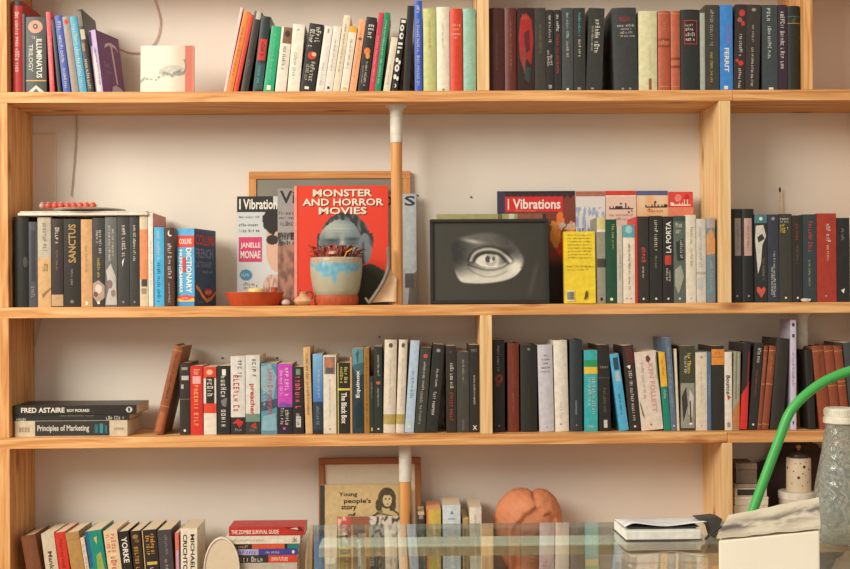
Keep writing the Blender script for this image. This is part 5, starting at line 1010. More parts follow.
facing_book('magazine', 'pinkish magazine with black script title and red top band, left of two script titled ones', 'magazine', 606.4, 637, 191, .138, Z2, .004, 2, (226, 196, 180), [('a', 0, 1, 0, 1, 24, 60, orange_art), ('b', 0, .04, (206, 60, 52)), ('b', .04, .055, (226, 206, 190)),
    ('r', 0.155, 0.166, 0.12, 0.90, (64, 52, 56)), ('r', 0.139, 0.157, 0.120, 0.155, (64, 52, 56)), ('r', 0.139, 0.157, 0.230, 0.265, (64, 52, 56)), ('o', 0.149, 0.368, .014, .06, (64, 52, 56)), ('o', 0.149, 0.472, .014, .06, (64, 52, 56)), ('r', 0.139, 0.157, 0.515, 0.550, (64, 52, 56)), ('r', 0.110, 0.157, 0.641, 0.676, (64, 52, 56)), ('r', 0.139, 0.157, 0.734, 0.769, (64, 52, 56)), ('o', 0.180, 0.853, .006, .025, (64, 52, 56)), ('o', .115, .5, .008, .03, (64, 52, 56)), ('o', .19, .75, .008, .03, (64, 52, 56)), ('s', .205, .225, .12, .88, (200, 90, 80), 'h'), ('s', .24, .26, .3, .7, (110, 110, 130), 'h')], mg, 303)
facing_book('magazine', 'orange cream magazine with black script title and navy top band, behind the black books', 'magazine', 637.4, 669, 191, .140, Z2, .004, 2, (228, 186, 140), [('a', 0, 1, 0, 1, 24, 50, lambda u, v: mixc((222, 150, 80), (226, 206, 180), sm(.5, .95, v) * (.7 + .6 * nz(u, v, 4)))), ('b', 0, .04, (86, 92, 132)),
    ('r', 0.140, 0.151, 0.28, 0.95, (56, 46, 46)), ('r', 0.124, 0.142, 0.280, 0.315, (56, 46, 46)), ('o', 0.165, 0.405, .006, .025, (56, 46, 46)), ('r', 0.124, 0.142, 0.479, 0.514, (56, 46, 46)), ('r', 0.095, 0.142, 0.562, 0.597, (56, 46, 46)), ('r', 0.124, 0.142, 0.670, 0.705, (56, 46, 46)), ('r', 0.124, 0.142, 0.790, 0.825, (56, 46, 46)), ('o', 0.134, 0.921, .014, .06, (56, 46, 46)), ('o', .1, .6, .008, .03, (56, 46, 46)), ('s', .17, .19, .35, .9, (170, 60, 60), 'h')], mg, 303)
facing_book('magazine', 'red topped magazine with white script title, nearest the wide upright', 'magazine', 669.4, 694.2, 192, .138, Z2, .004, 2, (224, 190, 176), [('b', 0, .14, (212, 70, 62)), ('o', .055, .4, .035, .14, (226, 130, 116)), ('o', .05, .75, .025, .1, (190, 50, 48)),
    ('r', 0.115, 0.126, 0.10, 0.90, (238, 224, 210)), ('o', 0.109, 0.140, .014, .06, (238, 224, 210)), ('r', 0.099, 0.117, 0.193, 0.228, (238, 224, 210)), ('o', 0.080, 0.343, .006, .025, (238, 224, 210)), ('r', 0.099, 0.117, 0.435, 0.470, (238, 224, 210)), ('r', 0.099, 0.117, 0.547, 0.582, (238, 224, 210)), ('r', 0.070, 0.117, 0.633, 0.668, (238, 224, 210)), ('r', 0.070, 0.117, 0.756, 0.791, (238, 224, 210)), ('b', .14, .22, (224, 130, 100)), ('b', .22, .26, (200, 190, 190))], mg, 303)
facing_book('book', 'bright yellow booklet with its back cover facing out, right of the eye drawing', 'book', 564.4, 595.6, 232, .016, Z2, .016, 3, (232, 202, 48), [
    *[('s', .04 + .045 * k, .06 + .045 * k, .12, .9, (120, 100, 40), 'h') for k in range(8)], ('s', .47, .5, .05, .95, (110, 92, 40), 'h'), ('s', .52, .54, .1, .8, (130, 110, 40), 'h'),
    ('r', .82, .97, .06, .32, (226, 216, 180)), *[('r', .84, .95, .08 + .025 * k, .094 + .025 * k, (90, 84, 66)) for k in range(9)], ('p', [(.62, .95), (.66, .86), (.7, .82), (.74, .84), (.7, .9), (.73, .92), (.66, .95)], (96, 80, 36))], None, 303)

# match-like stick behind the grey book, and a paper scrap
a, b = P(782, 214, .12), P(779.8, 187, .12)
zb_ = Z2 + .0004
r = empty('paint_brush', (P(784, 300, .17).x + .001, .172, zb_), (0, 0, 0), 'thin pale stick with a dark tip rising behind the dark grey book', 'brush')
top = P(779.8, 187, .172); botx = r.location.x
tp = top - r.location
link('stick', tube(bmesh.new(), [(0, 0, .0003), (tp.x * .5, 0, tp.z * .5), (tp.x * .96, 0, tp.z - .012)], [.0028, .0028, .0022], 8), mat((214, 190, 150), .6), r, True)
link('tip', tube(bmesh.new(), [(tp.x * .955, 0, tp.z - .0135), (tp.x * .98, 0, tp.z - .006), (tp.x, 0, tp.z)], [.0024, .003, .001], 8), mat((58, 46, 40), .7), r, True)
c = P(806, 300, .006)
bm = bmesh.new(); bmesh.ops.create_icosphere(bm, subdivisions=2, radius=.008)
for v in bm.verts:
    n = noise.noise(v.co * 220 + Vector((3, 1, 2)))
    v.co = Vector((v.co.x * 1.5, v.co.y * .7, v.co.z * .62 + .005)) * (1 + .4 * n); v.co.z = max(0, v.co.z)
tag(link('paper_scrap', bm, mat((222, 212, 192), .8), None, False, (c.x, .0085, Z2 + .0004)), 'little crumpled white paper scrap below the dark teal book', 'paper')

# ================================================================== bottom shelf, middle
brw = lambda ax: wood(ax, (146, 92, 52), (162, 104, 60), (178, 118, 70), 9.1, 40, False)
picture_frame('framed_picture', 'brown wooden frame with a blank cream canvas on the bottom shelf', 'framed picture', 318.5, 421.5, 459, 602, .135, Z4, .02, 3, 6.2, brw, mat((230, 216, 188), .8, .2, 0, .02), None, 'canvas')
facing_book('book', 'tan story book with black lettering and a girl drawing, leaning in the brown frame', 'book', 320, 405, 485.5, .108, Z4, .014, 3, (206, 180, 128), [
    ('r', 0, 1, 0, .055, (66, 62, 54)), ('t', 'Young', .068, .118, .22, .44, (60, 52, 42), 'h'), ('t', 'people\'s', .128, .185, .28, .6, (60, 52, 42), 'h'), ('t', 'story', .19, .247, .25, .43, (60, 52, 42), 'h'), ('t', 'of', .262, .305, .33, .42, (60, 52, 42), 'h'),
    ('a', .02, .335, .62, .93, 50, 60, girl_art)], 'books on the bottom shelf', 602, .002, PAGES, True)
facing_book('magazine', 'red and white picture magazine leaning in front of the tan story book', 'magazine', 337, 400, 517, .085, Z4, .005, 4, (196, 176, 160), [
    ('a', 0, 1, 0, 1, 50, 50, lambda u, v: mixc((196, 84, 70), (226, 190, 170), sm(.1, .3, nz(u, v, 14))) if u < .22 else ((150, 92, 66) if u < .52 else mixc((216, 206, 190), (70, 62, 58), sm(.05, .3, nz(u * 1.5, v, 13)))))], None, 602)
# row of plain books seen only through the table glass
gl = [(326, 336, 0, 540, (206, 196, 170), 'p', 'pale book low behind the glass, first under the red and white magazine', [('s', .1, .6, .3, .7, GY)]), (337, 346, 0, 536, (60, 70, 62), 'p', 'dark green book low behind the glass, second under the magazine', []),
      (347, 357, 0, 539, (150, 96, 60), 'p', 'brown book low behind the glass, third under the magazine', [('s', .1, .6, .3, .7, WH)]), (358, 366, 0, 537, (196, 176, 130), 'p', 'sand book low behind the glass, fourth under the magazine', []), (367, 379, 0, 541, (70, 66, 60), 'p', 'charcoal book low behind the glass, fifth under the magazine', [('s', .1, .6, .3, .7, WH)])]
run(gl, Z4, .03, 'low books behind the table glass', .045)

# oval tray leaning in front of the flat pile
c = P(221, 575, .0)
r = empty('tray', (P(221, 590, -.0).x, .004, Z4 + .0006), (math.radians(-3), 0, math.radians(0)), 'cream oval tray with a white rim standing in front of the flat bottom shelf pile', 'tray')
rx, rz = 18.2 / 400, 33.0 / 400
def oval(bm, prof, rx, rz, seg=48, cap=True):
    rings = []
    for s_, y in prof:
        rings.append([bm.verts.new((s_ * rx * math.cos(2 * math.pi * k / seg), y, rz + s_ * rz * math.sin(2 * math.pi * k / seg))) if s_ > 1e-5 else None for k in range(seg)])
    for a_, b_ in zip(rings, rings[1:]):
        for k in range(seg):
            j = (k + 1) % seg
            bm.faces.new((a_[k], a_[j], b_[j], b_[k]))
    if cap: bm.faces.new(rings[0][::-1]); bm.faces.new(rings[-1])
    return bm
link('plate', oval(bmesh.new(), [(.86, .004), (.9, .0045), (.9, .0085), (.86, .009)], rx, rz), mat((214, 196, 166), .5, .3, 0, .03), r, False)
link('rim', oval(bmesh.new(), [(.905, .004), (.94, .001), (.985, .0015), (1.0, .0045), (.985, .0085), (.93, .0095), (.905, .0085), (.905, .004)], rx, rz, 48, False), mat((226, 216, 196), .35, .5), r, True)

# terracotta sculpture with two lobes
c = P(528.5, 560, .085)
r = empty('sculpture', (c.x, .086, Z4 + .0004), (0, 0, 0), 'orange terracotta head sculpture with centre parted hair, behind the glass table edge', 'sculpture')
S = (2.75 + .086) / 1100
bm = bmesh.new(); bmesh.ops.create_icosphere(bm, subdivisions=6, radius=1)
zc_ = P(528, 524, .086).z - Z4; rzz = P(528, 489, .086).z - Z4 - zc_
BROW = [(.13, .62), (.06, .56), (-.02, .5), (-.2, .42), (-.3, .28), (-.46, .16), (-.56, -.02), (-.6, -.3), (-.5, -.8), (0, -1.05), (.5, -.85), (.72, -.3), (.8, .05), (.74, .3), (.56, .44), (.38, .42), (.26, .56), (.13, .62)]
for v in bm.verts:
    p = v.co.copy()
    k = 1.0
    hair = True
    if p.y < .1 and inside(p.x, p.z, BROW): hair = False
    db_ = pdist(p.x, p.z, BROW) if p.y < .3 else 1.0
    el_ = math.atan2(p.z, math.hypot(p.x, p.y))
    if p.z > 0: k += .1 * math.sin(2 * el_) ** 2
    k += .05 * math.exp(-((p.x + .25) / .3) ** 2) * sm(.5, .95, p.z) + .06 * math.exp(-((p.x - .5) / .25) ** 2) * sm(.4, .9, p.z)
    k -= .1 * math.exp(-(abs(p.x - .13) / .075) ** 2) * sm(.5, .9, p.z)
    if hair:
        k += .03 * math.exp(-(db_ / .16) ** 2) + .004 * math.sin(26 * (p.x * .7 + p.z * (1 if p.x < .13 else -1)) + 3 * noise.noise(p * 2))
    else:
        k -= .1 * sm(0, .06, db_)
        G = lambda cx, cz, rx, rz: math.exp(-(((p.x - cx) / rx) ** 2 + ((p.z - cz) / rz) ** 2))
        k -= .09 * G(-.16, -.16, .13, .07) + .09 * G(.36, -.16, .13, .07)
        k += .05 * G(-.16, -.17, .08, .03) + .05 * G(.36, -.17, .08, .03)
        k += .2 * G(.1, -.4, .08, .1) + .1 * G(.1, -.24, .06, .12) + .04 * G(.1, -.02, .4, .06)
        k += .06 * G(.1, -.6, .18, .03) + .05 * G(.1, -.68, .15, .03) - .04 * G(.1, -.64, .2, .012) + .08 * G(.1, -.88, .2, .09)
    k += .012 * noise.noise(p * 6) + .02 * noise.noise(p * 2.2 + Vector((4, 1, 2)))
    v.co = Vector((p.x * 33.6 * S * k, p.y * .074 * k, zc_ + p.z * rzz * (.97 if p.z > 0 else 1.5) * k))
cm = mat((206, 132, 92), .6, .3, 0, .14, 24, .12)
link('head', bm, cm, r, True)
zlow = zc_ - rzz * 1.5 * .7
link('neck', lathe(bmesh.new(), [(0, 0), (.062, 0), (.066, .006), (.06, .016), (.047, .04), (.044, .08), (.05, zlow + .01), (.03, zlow + .02), (0, zlow + .02)], 40), cm, r, True)

# ================================================================== bottom shelf, right bay
def lidded(name, label, cat, pxc, yc, zb, prof, col, parts=()):
    c = P(pxc, 480, yc)
    r = empty(name, (c.x, yc, zb), (0, 0, 0), label, cat)
    return r
S8 = (2.75 + .08) / 1100
r = lidded('tub', '', 'tub', 796, .08, Z4 + .0004, None, None)
tag(r, 'white lidded tub under the speckled jar in the right bay', 'tub')
ht = P(796, 491, .08).z - Z4
link('body', lathe(bmesh.new(), [(0, 0), (15.6 * S8, 0), (16.2 * S8, .004), (16.6 * S8, ht - .014), (16 * S8, ht - .0135), (0, ht - .0135)], 40), mat((206, 196, 176), .4), r, True)
link('lid', lathe(bmesh.new(), [(16.7 * S8, ht - .0185), (17.4 * S8, ht - .018), (17.4 * S8, ht - .002), (16.6 * S8, ht), (0, ht)], 40), mat((222, 212, 192), .4), r, True)
c = P(800, 480, .16)
bm = bmesh.new(); bmesh.ops.create_icosphere(bm, subdivisions=5, radius=1)
for v in bm.verts:
    p = v.co.copy(); k = 1 + .16 * noise.noise(p * 2.3) + .1 * noise.noise(p * 5) + .05 * abs(noise.noise(p * 9))
    q = Vector((p.x * .135 * k, p.y * .020 * k, p.z * .185 * k)); q.z = max(0, q.z + .185); q.y = max(-.026, min(.024, q.y))
    v.co = q
bag = tag(link('bag', bm, mat((74, 62, 54), .8, .2, 0, .2, 30), None, True, (c.x, .1605, Z4 + .0005)), 'dark brown crumpled bag at the back of the right bay behind the jar', 'bag')  # bag made larger, its dark colour doubles as the bay's shade
r2 = lidded('jar', '', 'jar', 798.6, .08, Z4 + .0008 + ht, None, None)
tag(r2, 'cream jar with black speckles and a dark lid with a knob, on the white tub', 'jar')
hj = P(798.6, 457.5, .08).z - Z4 - ht
me_b = lathe(bmesh.new(), [(0, 0), (11.6 * S8, 0), (12 * S8, .003), (12 * S8, hj - .003), (11.4 * S8, hj), (0, hj)], 48)
bd = link('body', me_b, mat((216, 196, 164), .45, .4, 0, .05, 30), r2, True)
link('lid', lathe(bmesh.new(), [(9.6 * S8, hj + .0002), (9.8 * S8, hj + .003), (8.6 * S8, hj + .012), (5.6 * S8, hj + .0175), (0, hj + .018)], 36), mat((54, 44, 36), .4, .5), r2, True)
link('knob', lathe(bmesh.new(), [(.0035, hj + .0182), (.003, hj + .0215), (.006, hj + .0245), (.0068, hj + .028), (.0045, hj + .0315), (0, hj + .0325)], 20), mat((196, 150, 90), .4, .5), r2, True)
rnd = random.Random(5); Rj = 12 * S8
def dot(th, z, rad):
    bm = bmesh.new()
    vs = []
    for k in range(12):
        a_ = 2 * math.pi * k / 12; t2 = th + rad * math.cos(a_) / Rj; vs.append(bm.verts.new(((Rj + .0004) * math.sin(t2), -(Rj + .0004) * math.cos(t2), z + rad * math.sin(a_))))
    c0 = bm.verts.new(((Rj + .0006) * math.sin(th), -(Rj + .0006) * math.cos(th), z))
    for k in range(12): bm.faces.new((vs[k], vs[(k + 1) % 12], c0))
    link('speckle', bm, mat((52, 44, 38), .5), r2)
for th, fz, rad in ((.12, .76, .0036), (-.34, .44, .0036), (.02, .56, .0018), (-.2, .86, .0014), (.6, .68, .0022), (.45, .3, .0018), (-.75, .62, .002), (-.6, .85, .0014), (-.05, .2, .0014), (.8, .4, .0016), (.3, .9, .0013), (-.9, .25, .0016), (1.3, .6, .003), (-1.4, .7, .003), (.25, .5, .0013)):
    dot(th, fz * hj, rad)
def carton(label, px0, px1, y0, y1, yf, dep, zb, col, lidcol, cat='box', band=None):
    a, b = P(px0, (y0 + y1) / 2, yf), P(px1, (y0 + y1) / 2, yf); W = b.x - a.x
    T = P(px0, y0, yf).z - P(px0, y1, yf).z
    r = empty('box', ((a.x + b.x) / 2, yf, zb), (0, 0, 0), label, cat, 'boxes stacked in the right bay')
    link('body', boxm(-W/2, W/2, 0, dep, 0, T * .7, .001), mat(col, .6), r)
    link('lid', boxm(-W/2 - .0006, W/2 + .0006, -.0008, dep + .0006, T * .7 + .0002, T, .001), mat(lidcol, .6), r)
    if band: link('band', boxm(-W/2 + .006, W/2 - .012, -.0006, 0, T * .12, T * .6), mat(band, .6), r)
    return zb + T + .0005
z = Z4 + .0004
z = carton('large cream box at the base of the stack in the right bay', 734.6, 768, 512.6, 602, .03, .095, z, (206, 190, 162), (216, 200, 172))
z = carton('flat plain white box under the dark banded one in the right bay stack', 735, 768.4, 503.6, 512, .03, .095, z, (220, 206, 180), (226, 214, 190))
z = carton('flat white box with a dark band in the right bay stack', 735, 767, 490.6, 503, .03, .095, z, (206, 190, 164), (150, 130, 108), 'box', (56, 50, 44))
z = carton('small dull brown box on top of the stack in the right bay', 736, 757, 470, 490, .04, .085, z, (112, 94, 78), (122, 102, 84))

# ================================================================== glass table
TZ = .75
def glass_mat(tint, refl=1.0, rough=0.0, tr=None):
    m = bpy.data.materials.new('glass'); m.use_nodes = True; nt = m.node_tree
    for n in list(nt.nodes):
        if n.type != 'OUTPUT_MATERIAL': nt.nodes.remove(n)
    out = [n for n in nt.nodes if n.type == 'OUTPUT_MATERIAL'][0]
    tb = nt.nodes.new('ShaderNodeBsdfTransparent'); tb.inputs['Color'].default_value = lin(tint) + (1,)
    gb = nt.nodes.new('ShaderNodeBsdfGlossy'); gb.inputs['Roughness'].default_value = rough; gb.inputs['Color'].default_value = (refl,) * 3 + (1,)
    fr = nt.nodes.new('ShaderNodeFresnel'); ge = nt.nodes.new('ShaderNodeNewGeometry')
    mr = nt.nodes.new('ShaderNodeMapRange'); mr.inputs['To Min'].default_value = 1.52; mr.inputs['To Max'].default_value = 1 / 1.52
    nt.links.new(ge.outputs['Backfacing'], mr.inputs['Value']); nt.links.new(mr.outputs['Result'], fr.inputs['IOR'])
    mx = nt.nodes.new('ShaderNodeMixShader')
    nt.links.new(fr.outputs['Fac'], mx.inputs['Fac']); nt.links.new(tb.outputs[0], mx.inputs[1]); nt.links.new(gb.outputs[0], mx.inputs[2])
    nt.links.new(mx.outputs[0], out.inputs['Surface'])
    return m
bl_ = PT(310, 525, TZ); fl_ = PT(303.5, 566, TZ)
dirv = (fl_ - bl_) / (fl_.y - bl_.y)
fy = -1.7
fl2 = bl_ + dirv * (fy - bl_.y)
xr = 1.02
GT = .01
table = empty('glass_table', ((bl_.x + xr) / 2, (bl_.y + fy) / 2, 0), (0, 0, 0), 'glass topped table with a pale wooden rail in front of the bookcase', 'table')
to = table.location
outline = [(bl_.x, bl_.y), (fl2.x, fy), (xr, fy), (xr, bl_.y)]
bm = bmesh.new()
extrude_profile(bm, [(x - to.x, y - to.y) for x, y in outline], TZ - GT, TZ)
bmesh.ops.recalc_face_normals(bm, faces=bm.faces[:])
tg = link('glass_top', bm, glass_mat((247, 251, 248)), table)
edge_m = bpy.data.materials.new('glass_edge'); edge_m.use_nodes = True
b_ = edge_m.node_tree.nodes['Principled BSDF']; b_.inputs['Base Color'].default_value = lin((196, 216, 206)) + (1,); b_.inputs['Roughness'].default_value = .2; b_.inputs['Transmission Weight'].default_value = .5; b_.inputs['Alpha'].default_value = .4
tg.data.materials.append(edge_m)
for p in tg.data.polygons:
    if abs(p.normal.z) < .5: p.material_index = 1
ra, rb = PT(322, 537.5, TZ - GT), PT(322, 545.5, TZ - GT)
railm = wood('x', (236, 228, 206), (244, 238, 218), (250, 245, 230), 2.2, 30, False)
link('back_rail', boxm(ra.x - to.x, xr - .05 - to.x, rb.y - to.y, ra.y - to.y, TZ - GT - .0205, TZ - GT - .0004, .002), railm, table)
rs_ = link('rail_strip', boxm(ra.x - to.x, xr - .05 - to.x, rb.y - to.y - .003, rb.y - to.y - .0002, TZ - GT - .0205, TZ - GT - .004, .001), wood('x', (186, 156, 112), (200, 170, 126), (212, 184, 142), 7.2, 30, False), table)
yfr = fy + .12
link('front_rail', boxm(ra.x - to.x, xr - .05 - to.x, yfr - to.y, yfr + .05 - to.y, TZ - GT - .0205, TZ - GT - .0004, .002), railm, table)
lm = wood('z', (188, 150, 104), (200, 164, 118), (212, 178, 132), 4.4, 30, False)
for lx in (ra.x + .03, xr - .09):
    for ly in (rb.y + .02, yfr + .005):
        link('leg', boxm(lx - to.x, lx + .04 - to.x, ly - to.y, ly + .04 - to.y, .0005, TZ - GT - .021, .003), lm, table)

# notebook with a lifted cover, and its black strap
D = 1.948; yf = -DCAM + D
a, b = PT(626, 541, TZ), PT(702, 541, TZ)
W = b.x - a.x
bk0 = PT(613, 525.0, TZ)
dep = .09
r = empty('notebook', ((a.x + b.x) / 2, a.y, TZ + .0004), (0, 0, math.radians(0)), 'thick white notebook with a lifted cover lying on the glass table', 'notebook')
T = .0165
sh = -.03
def skew(bm, k):
    for v in bm.verts: v.co.x += k * v.co.y
    return bm
kx = (PT(613, 529, TZ).x - a.x) / .09
link('pages', skew(boxm(-W/2, W/2, 0, dep, .0012, T, .001), kx), mat((224, 220, 210), .6), r)
link('back_cover', skew(boxm(-W/2 - .001, W/2 + .002, -.001, dep + .001, 0, .0011), kx), mat((70, 70, 66), .5), r)
bm = bmesh.new(); rows = []
for j in range(9):
    y = .012 + (dep - .012) * j / 8; rr = []
    for i in range(25):
        u = i / 24; x = -W/2 + .001 + (W + .012) * u
        lift = .0095 * (1 - j / 8) ** .7 * (.62 + .38 * math.sin(u * 6.5 + 1.2)) * sm(-.05, .12, u) + .003
        rr.append(bm.verts.new((x + kx * y, y - .004 * math.sin(u * 7), T + lift)))
    rows.append(rr)
for j in range(8):
    for i in range(24): bm.faces.new((rows[j][i], rows[j][i + 1], rows[j + 1][i + 1], rows[j + 1][i]))
cv = link('front_cover', bm, mat((222, 222, 218), .4), r, True)
so = cv.modifiers.new('solid', 'SOLIDIFY'); so.thickness = .0016; so.offset = 1
bm = bmesh.new(); rows = []
for j in range(7):
    y = .016 + (dep - .02) * j / 6; rr = []
    for i in range(25):
        u = i / 24; x = -W/2 + .006 + (W - .004) * u
        rr.append(bm.verts.new((x + kx * y, y, T + .0012 + .006 * (1 - j / 6) * (.5 + .5 * math.sin(u * 4 + 2.2)) * (.3 + .5 * u))))
    rows.append(rr)
for j in range(6):
    for i in range(24): bm.faces.new((rows[j][i], rows[j][i + 1], rows[j + 1][i + 1], rows[j + 1][i]))
cv2 = link('gap_shade_sheet', bm, mat((72, 74, 72), .6), r, True)  # dark sheet stands in for the shade under the lifted cover
so = cv2.modifiers.new('solid', 'SOLIDIFY'); so.thickness = .0008; so.offset = 1
# strap
s0 = PT(703.5, 540.5, TZ)
r = empty('strap', (s0.x + .006, s0.y + .004, TZ + .0004), (0, 0, 0), 'black curved strap at the right end of the white notebook on the glass', 'strap')
def band_strip(pts, wid, thk):
    bm = bmesh.new(); prev = None
    for i, (x, y, z) in enumerate(pts):
        w = wid[i] if isinstance(wid, list) else wid
        q = [bm.verts.new((x, y - w / 2, z)), bm.verts.new((x, y + w / 2, z)), bm.verts.new((x + thk * .6, y + w / 2, z + thk)), bm.verts.new((x + thk * .6, y - w / 2, z + thk))]
        if prev:
            for k in range(4): bm.faces.new((prev[k], prev[(k + 1) % 4], q[(k + 1) % 4], q[k]))
        else: bm.faces.new(q[::-1])
        prev = q
    bm.faces.new(prev); return bm
kk = 1.955 / 1100
link('loop', band_strip([(-.002, 0, 0), (.004, 0, .006), (.010, 0, .012), (.018, .002, .017), (.026, .004, .0205)], .012, .003), mat((56, 54, 50), .6), r)
bm = bmesh.new()
tri = [(-.012, .033), (.022, .036), (.034, .032), (.022, .0), (.016, .0), (.011, .018)]
fr_ = [bm.verts.new((x, .018, z)) for x, z in tri]; bk_ = [bm.verts.new((x, .05, z)) for x, z in tri]
bm.faces.new(fr_); bm.faces.new(bk_[::-1])
for i in range(6): bm.faces.new((fr_[i], bk_[i], bk_[(i + 1) % 6], fr_[(i + 1) % 6]))
bmesh.ops.recalc_face_normals(bm, faces=bm.faces[:])
link('flap', bm, mat((74, 70, 64), .6), r)

# cream box with grey lid
def at_d(px, py, d): return P(px, py, d - DCAM)
cor = [at_d(717, 537, 1.62), at_d(820.5, 527, 1.62), at_d(819, 498, 1.80), at_d(728.5, 516, 1.80)]
ctr = Vector(((cor[0].x + cor[1].x) / 2, (cor[0].y + cor[2].y) / 2, TZ + .0004))
r = empty('carton', ctr, (0, 0, 0), 'cream carton with a grey crumpled lid standing on the glass table', 'box')
ins = .0015; bot = []
hexv = []
bm = bmesh.new()
fl = [Vector((c_.x + (ins if i in (0, 3) else -ins), c_.y, c_.z - .006)) - ctr for i, c_ in enumerate(cor)]
fl[0].x += .001
lo = [bm.verts.new((f.x, f.y, 0)) for f in fl]; hi = [bm.verts.new(f) for f in fl]
bm.faces.new(lo[::-1]); bm.faces.new(hi)
for i in range(4): bm.faces.new((lo[i], lo[(i + 1) % 4], hi[(i + 1) % 4], hi[i]))
bmesh.ops.bevel(bm, geom=bm.edges[:], offset=.0015, segments=2, affect='EDGES')
link('body', bm, mat((250, 241, 218), .6, .3, 0, .02, 20), r)
bm = bmesh.new(); NX, NY = 40, 20; vs = []; top = []
def lidp(u, v, dz=0.0):
    p = (cor[0] * (1 - u) + cor[1] * u) * (1 - v) + (cor[3] * (1 - u) + cor[2] * u) * v
    p = p - ctr; p.z += dz + .0022 * nz(u * 3, v * 1.5, 2.0) * math.sin(math.pi * u) + .0015; return p
me = bpy.data.meshes.new('lid'); vv = []; cc = []
for lay in (0, 1):
    for j in range(NY + 1):
        for i in range(NX + 1):
            u, v = i / NX, j / NY
            p = lidp(u, v, 0 if lay else -.004); vv.append(p); cc.append(lin(crumple_art(u, v) if lay else (222, 212, 190)) + (1,))
n1 = (NX + 1) * (NY + 1); ix = lambda l, i, j: l * n1 + j * (NX + 1) + i
fs = []
for j in range(NY):
    for i in range(NX):
        fs.append((ix(1, i, j), ix(1, i + 1, j), ix(1, i + 1, j + 1), ix(1, i, j + 1))); fs.append((ix(0, i, j), ix(0, i, j + 1), ix(0, i + 1, j + 1), ix(0, i + 1, j)))
for i in range(NX): fs.append((ix(0, i, 0), ix(0, i + 1, 0), ix(1, i + 1, 0), ix(1, i, 0))); fs.append((ix(0, i + 1, NY), ix(0, i, NY), ix(1, i, NY), ix(1, i + 1, NY)))
for j in range(NY): fs.append((ix(0, 0, j + 1), ix(0, 0, j), ix(1, 0, j), ix(1, 0, j + 1))); fs.append((ix(0, NX, j), ix(0, NX, j + 1), ix(1, NX, j + 1), ix(1, NX, j)))
me.from_pydata(vv, [], fs)
ca = me.color_attributes.new('Col', 'FLOAT_COLOR', 'POINT'); ca.data.foreach_set('color', [q for c_ in cc for q in c_])
link('lid', me, print_mat(.6), r)

# green bent tube
dt = 1.87
ctrl = [(738, 549), (746, 528), (754, 507.5), (762.5, 484), (771, 461), (780, 437), (787.5, 417), (795, 405.5), (806, 394.5), (820, 384), (834, 376.8), (848, 371.5), (866, 367), (884, 366)]
pp = spline([at_d(x, y, dt) for x, y in ctrl], 5)
pp[0].z = TZ + .004
org = Vector((pp[0].x, pp[0].y, TZ + .0004))
r = empty('lamp_arm', org, (0, 0, 0), 'bright green bent tube rising from behind the cream carton to the right', 'tube')
link('tube', tube(bmesh.new(), [p - org for p in pp], .0082, 14), mat((66, 164, 76), .4, .45, 0, .05, 30), r, True)
link('foot', lathe(bmesh.new(), [(0, 0), (.018, 0), (.019, .002), (.017, .005), (.0105, .007), (0, .0072)], 28), mat((56, 146, 66), .45), r, True)

# bottle
db = 1.895
c = at_d(841, 500, db)
kb = db / 1100
zof = lambda y: P(841, y, db - DCAM).z - TZ
r = empty('bottle', (c.x, db - DCAM, TZ + .0004), (0, 0, 0), 'hammered clear glass bottle with a cream screw cap at the right edge', 'bottle')
gm = bpy.data.materials.new('hammered_glass'); gm.use_nodes = True; nt = gm.node_tree; b_ = nt.nodes['Principled BSDF']
b_.inputs['Base Color'].default_value = lin((232, 238, 230)) + (1,); b_.inputs['Roughness'].default_value = .05; b_.inputs['Transmission Weight'].default_value = .86; b_.inputs['IOR'].default_value = 1.3; b_.inputs['Specular IOR Level'].default_value = .8
tc = nt.nodes.new('ShaderNodeTexCoord'); vo = nt.nodes.new('ShaderNodeTexVoronoi'); vo.inputs['Scale'].default_value = 110; vo.feature = 'SMOOTH_F1'
bp = nt.nodes.new('ShaderNodeBump'); bp.inputs['Strength'].default_value = .8; bp.inputs['Distance'].default_value = .004
nt.links.new(tc.outputs['Object'], vo.inputs['Vector']); nt.links.new(vo.outputs['Distance'], bp.inputs['Height']); nt.links.new(bp.outputs['Normal'], b_.inputs['Normal'])
hb = zof(410)
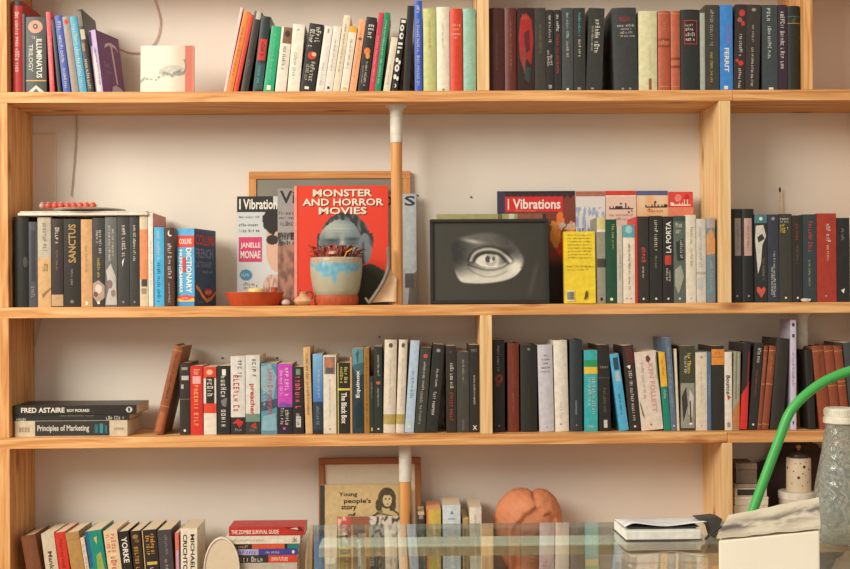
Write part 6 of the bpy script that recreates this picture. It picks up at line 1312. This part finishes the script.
po = [(0, 0), (.040, 0), (.0445, .004), (27.2 * kb, .02), (27.4 * kb, zof(505)), (26 * kb, zof(492)), (22.6 * kb, zof(474)), (18.4 * kb, zof(452)), (15.6 * kb, zof(432)), (14.4 * kb, zof(424)), (13 * kb, zof(418)), (12.6 * kb, zof(412))]
pi_ = [(r_ - .0026 if r_ > .003 else 0, z_) for r_, z_ in po[::-1]]
pi_ = [(r_, max(z_, .006)) for r_, z_ in pi_]
pi_ = pi_[:-3] + [(.038, .006), (0, .006)]
link('glass_body', lathe(bmesh.new(), po + pi_, 48), gm, r, True)
cap = [(0, zof(408)), (14.4 * kb, zof(408)), (15.6 * kb, zof(409.2)), (15.8 * kb, zof(415.5)), (15.2 * kb, zof(416)), (15.2 * kb, zof(417)), (16.6 * kb, zof(417.6)), (16.8 * kb, zof(422.5)), (15.6 * kb, zof(423.4)), (14.9 * kb, zof(423.2)), (13.6 * kb, zof(412)), (13.6 * kb, zof(411)), (0, zof(411))]
cp = link('cap', lathe(bmesh.new(), cap, 48), mat((224, 216, 194), .45), r, True)
rb_ = bmesh.new()
for k in range(40):
    th = 2 * math.pi * k / 40
    box(rb_, 15.75 * kb * math.cos(th) - .0005, 15.75 * kb * math.cos(th) + .0005, 15.75 * kb * math.sin(th) - .0005, 15.75 * kb * math.sin(th) + .0005, zof(415), zof(410))
link('cap_ribs', rb_, mat((216, 208, 186), .45), r)

# ================================================================== light
def aim(o, target): o.rotation_euler = (Vector(target) - o.location).to_track_quat('-Z', 'Y').to_euler()
ld = bpy.data.lights.new('window_light', 'AREA'); ld.shape = 'RECTANGLE'; ld.size = 2.4; ld.size_y = 1.9; ld.energy = KEY; ld.color = (1.0, .955, .88)
lo_ = bpy.data.objects.new('window_light', ld); COL.objects.link(lo_); lo_.location = (-2.9, -2.9, 3.15); aim(lo_, (0.0, .1, 1.1))
w = bpy.data.worlds.new('room'); SC.world = w; w.use_nodes = True
bg = w.node_tree.nodes['Background']; bg.inputs['Color'].default_value = (1.0, .92, .82, 1); bg.inputs['Strength'].default_value = AMB
SC.view_settings.view_transform = 'Standard'; SC.view_settings.look = 'None'; SC.view_settings.gamma = 1.0
SC.view_settings.exposure = 0.0; SC.view_settings.use_curve_mapping = False
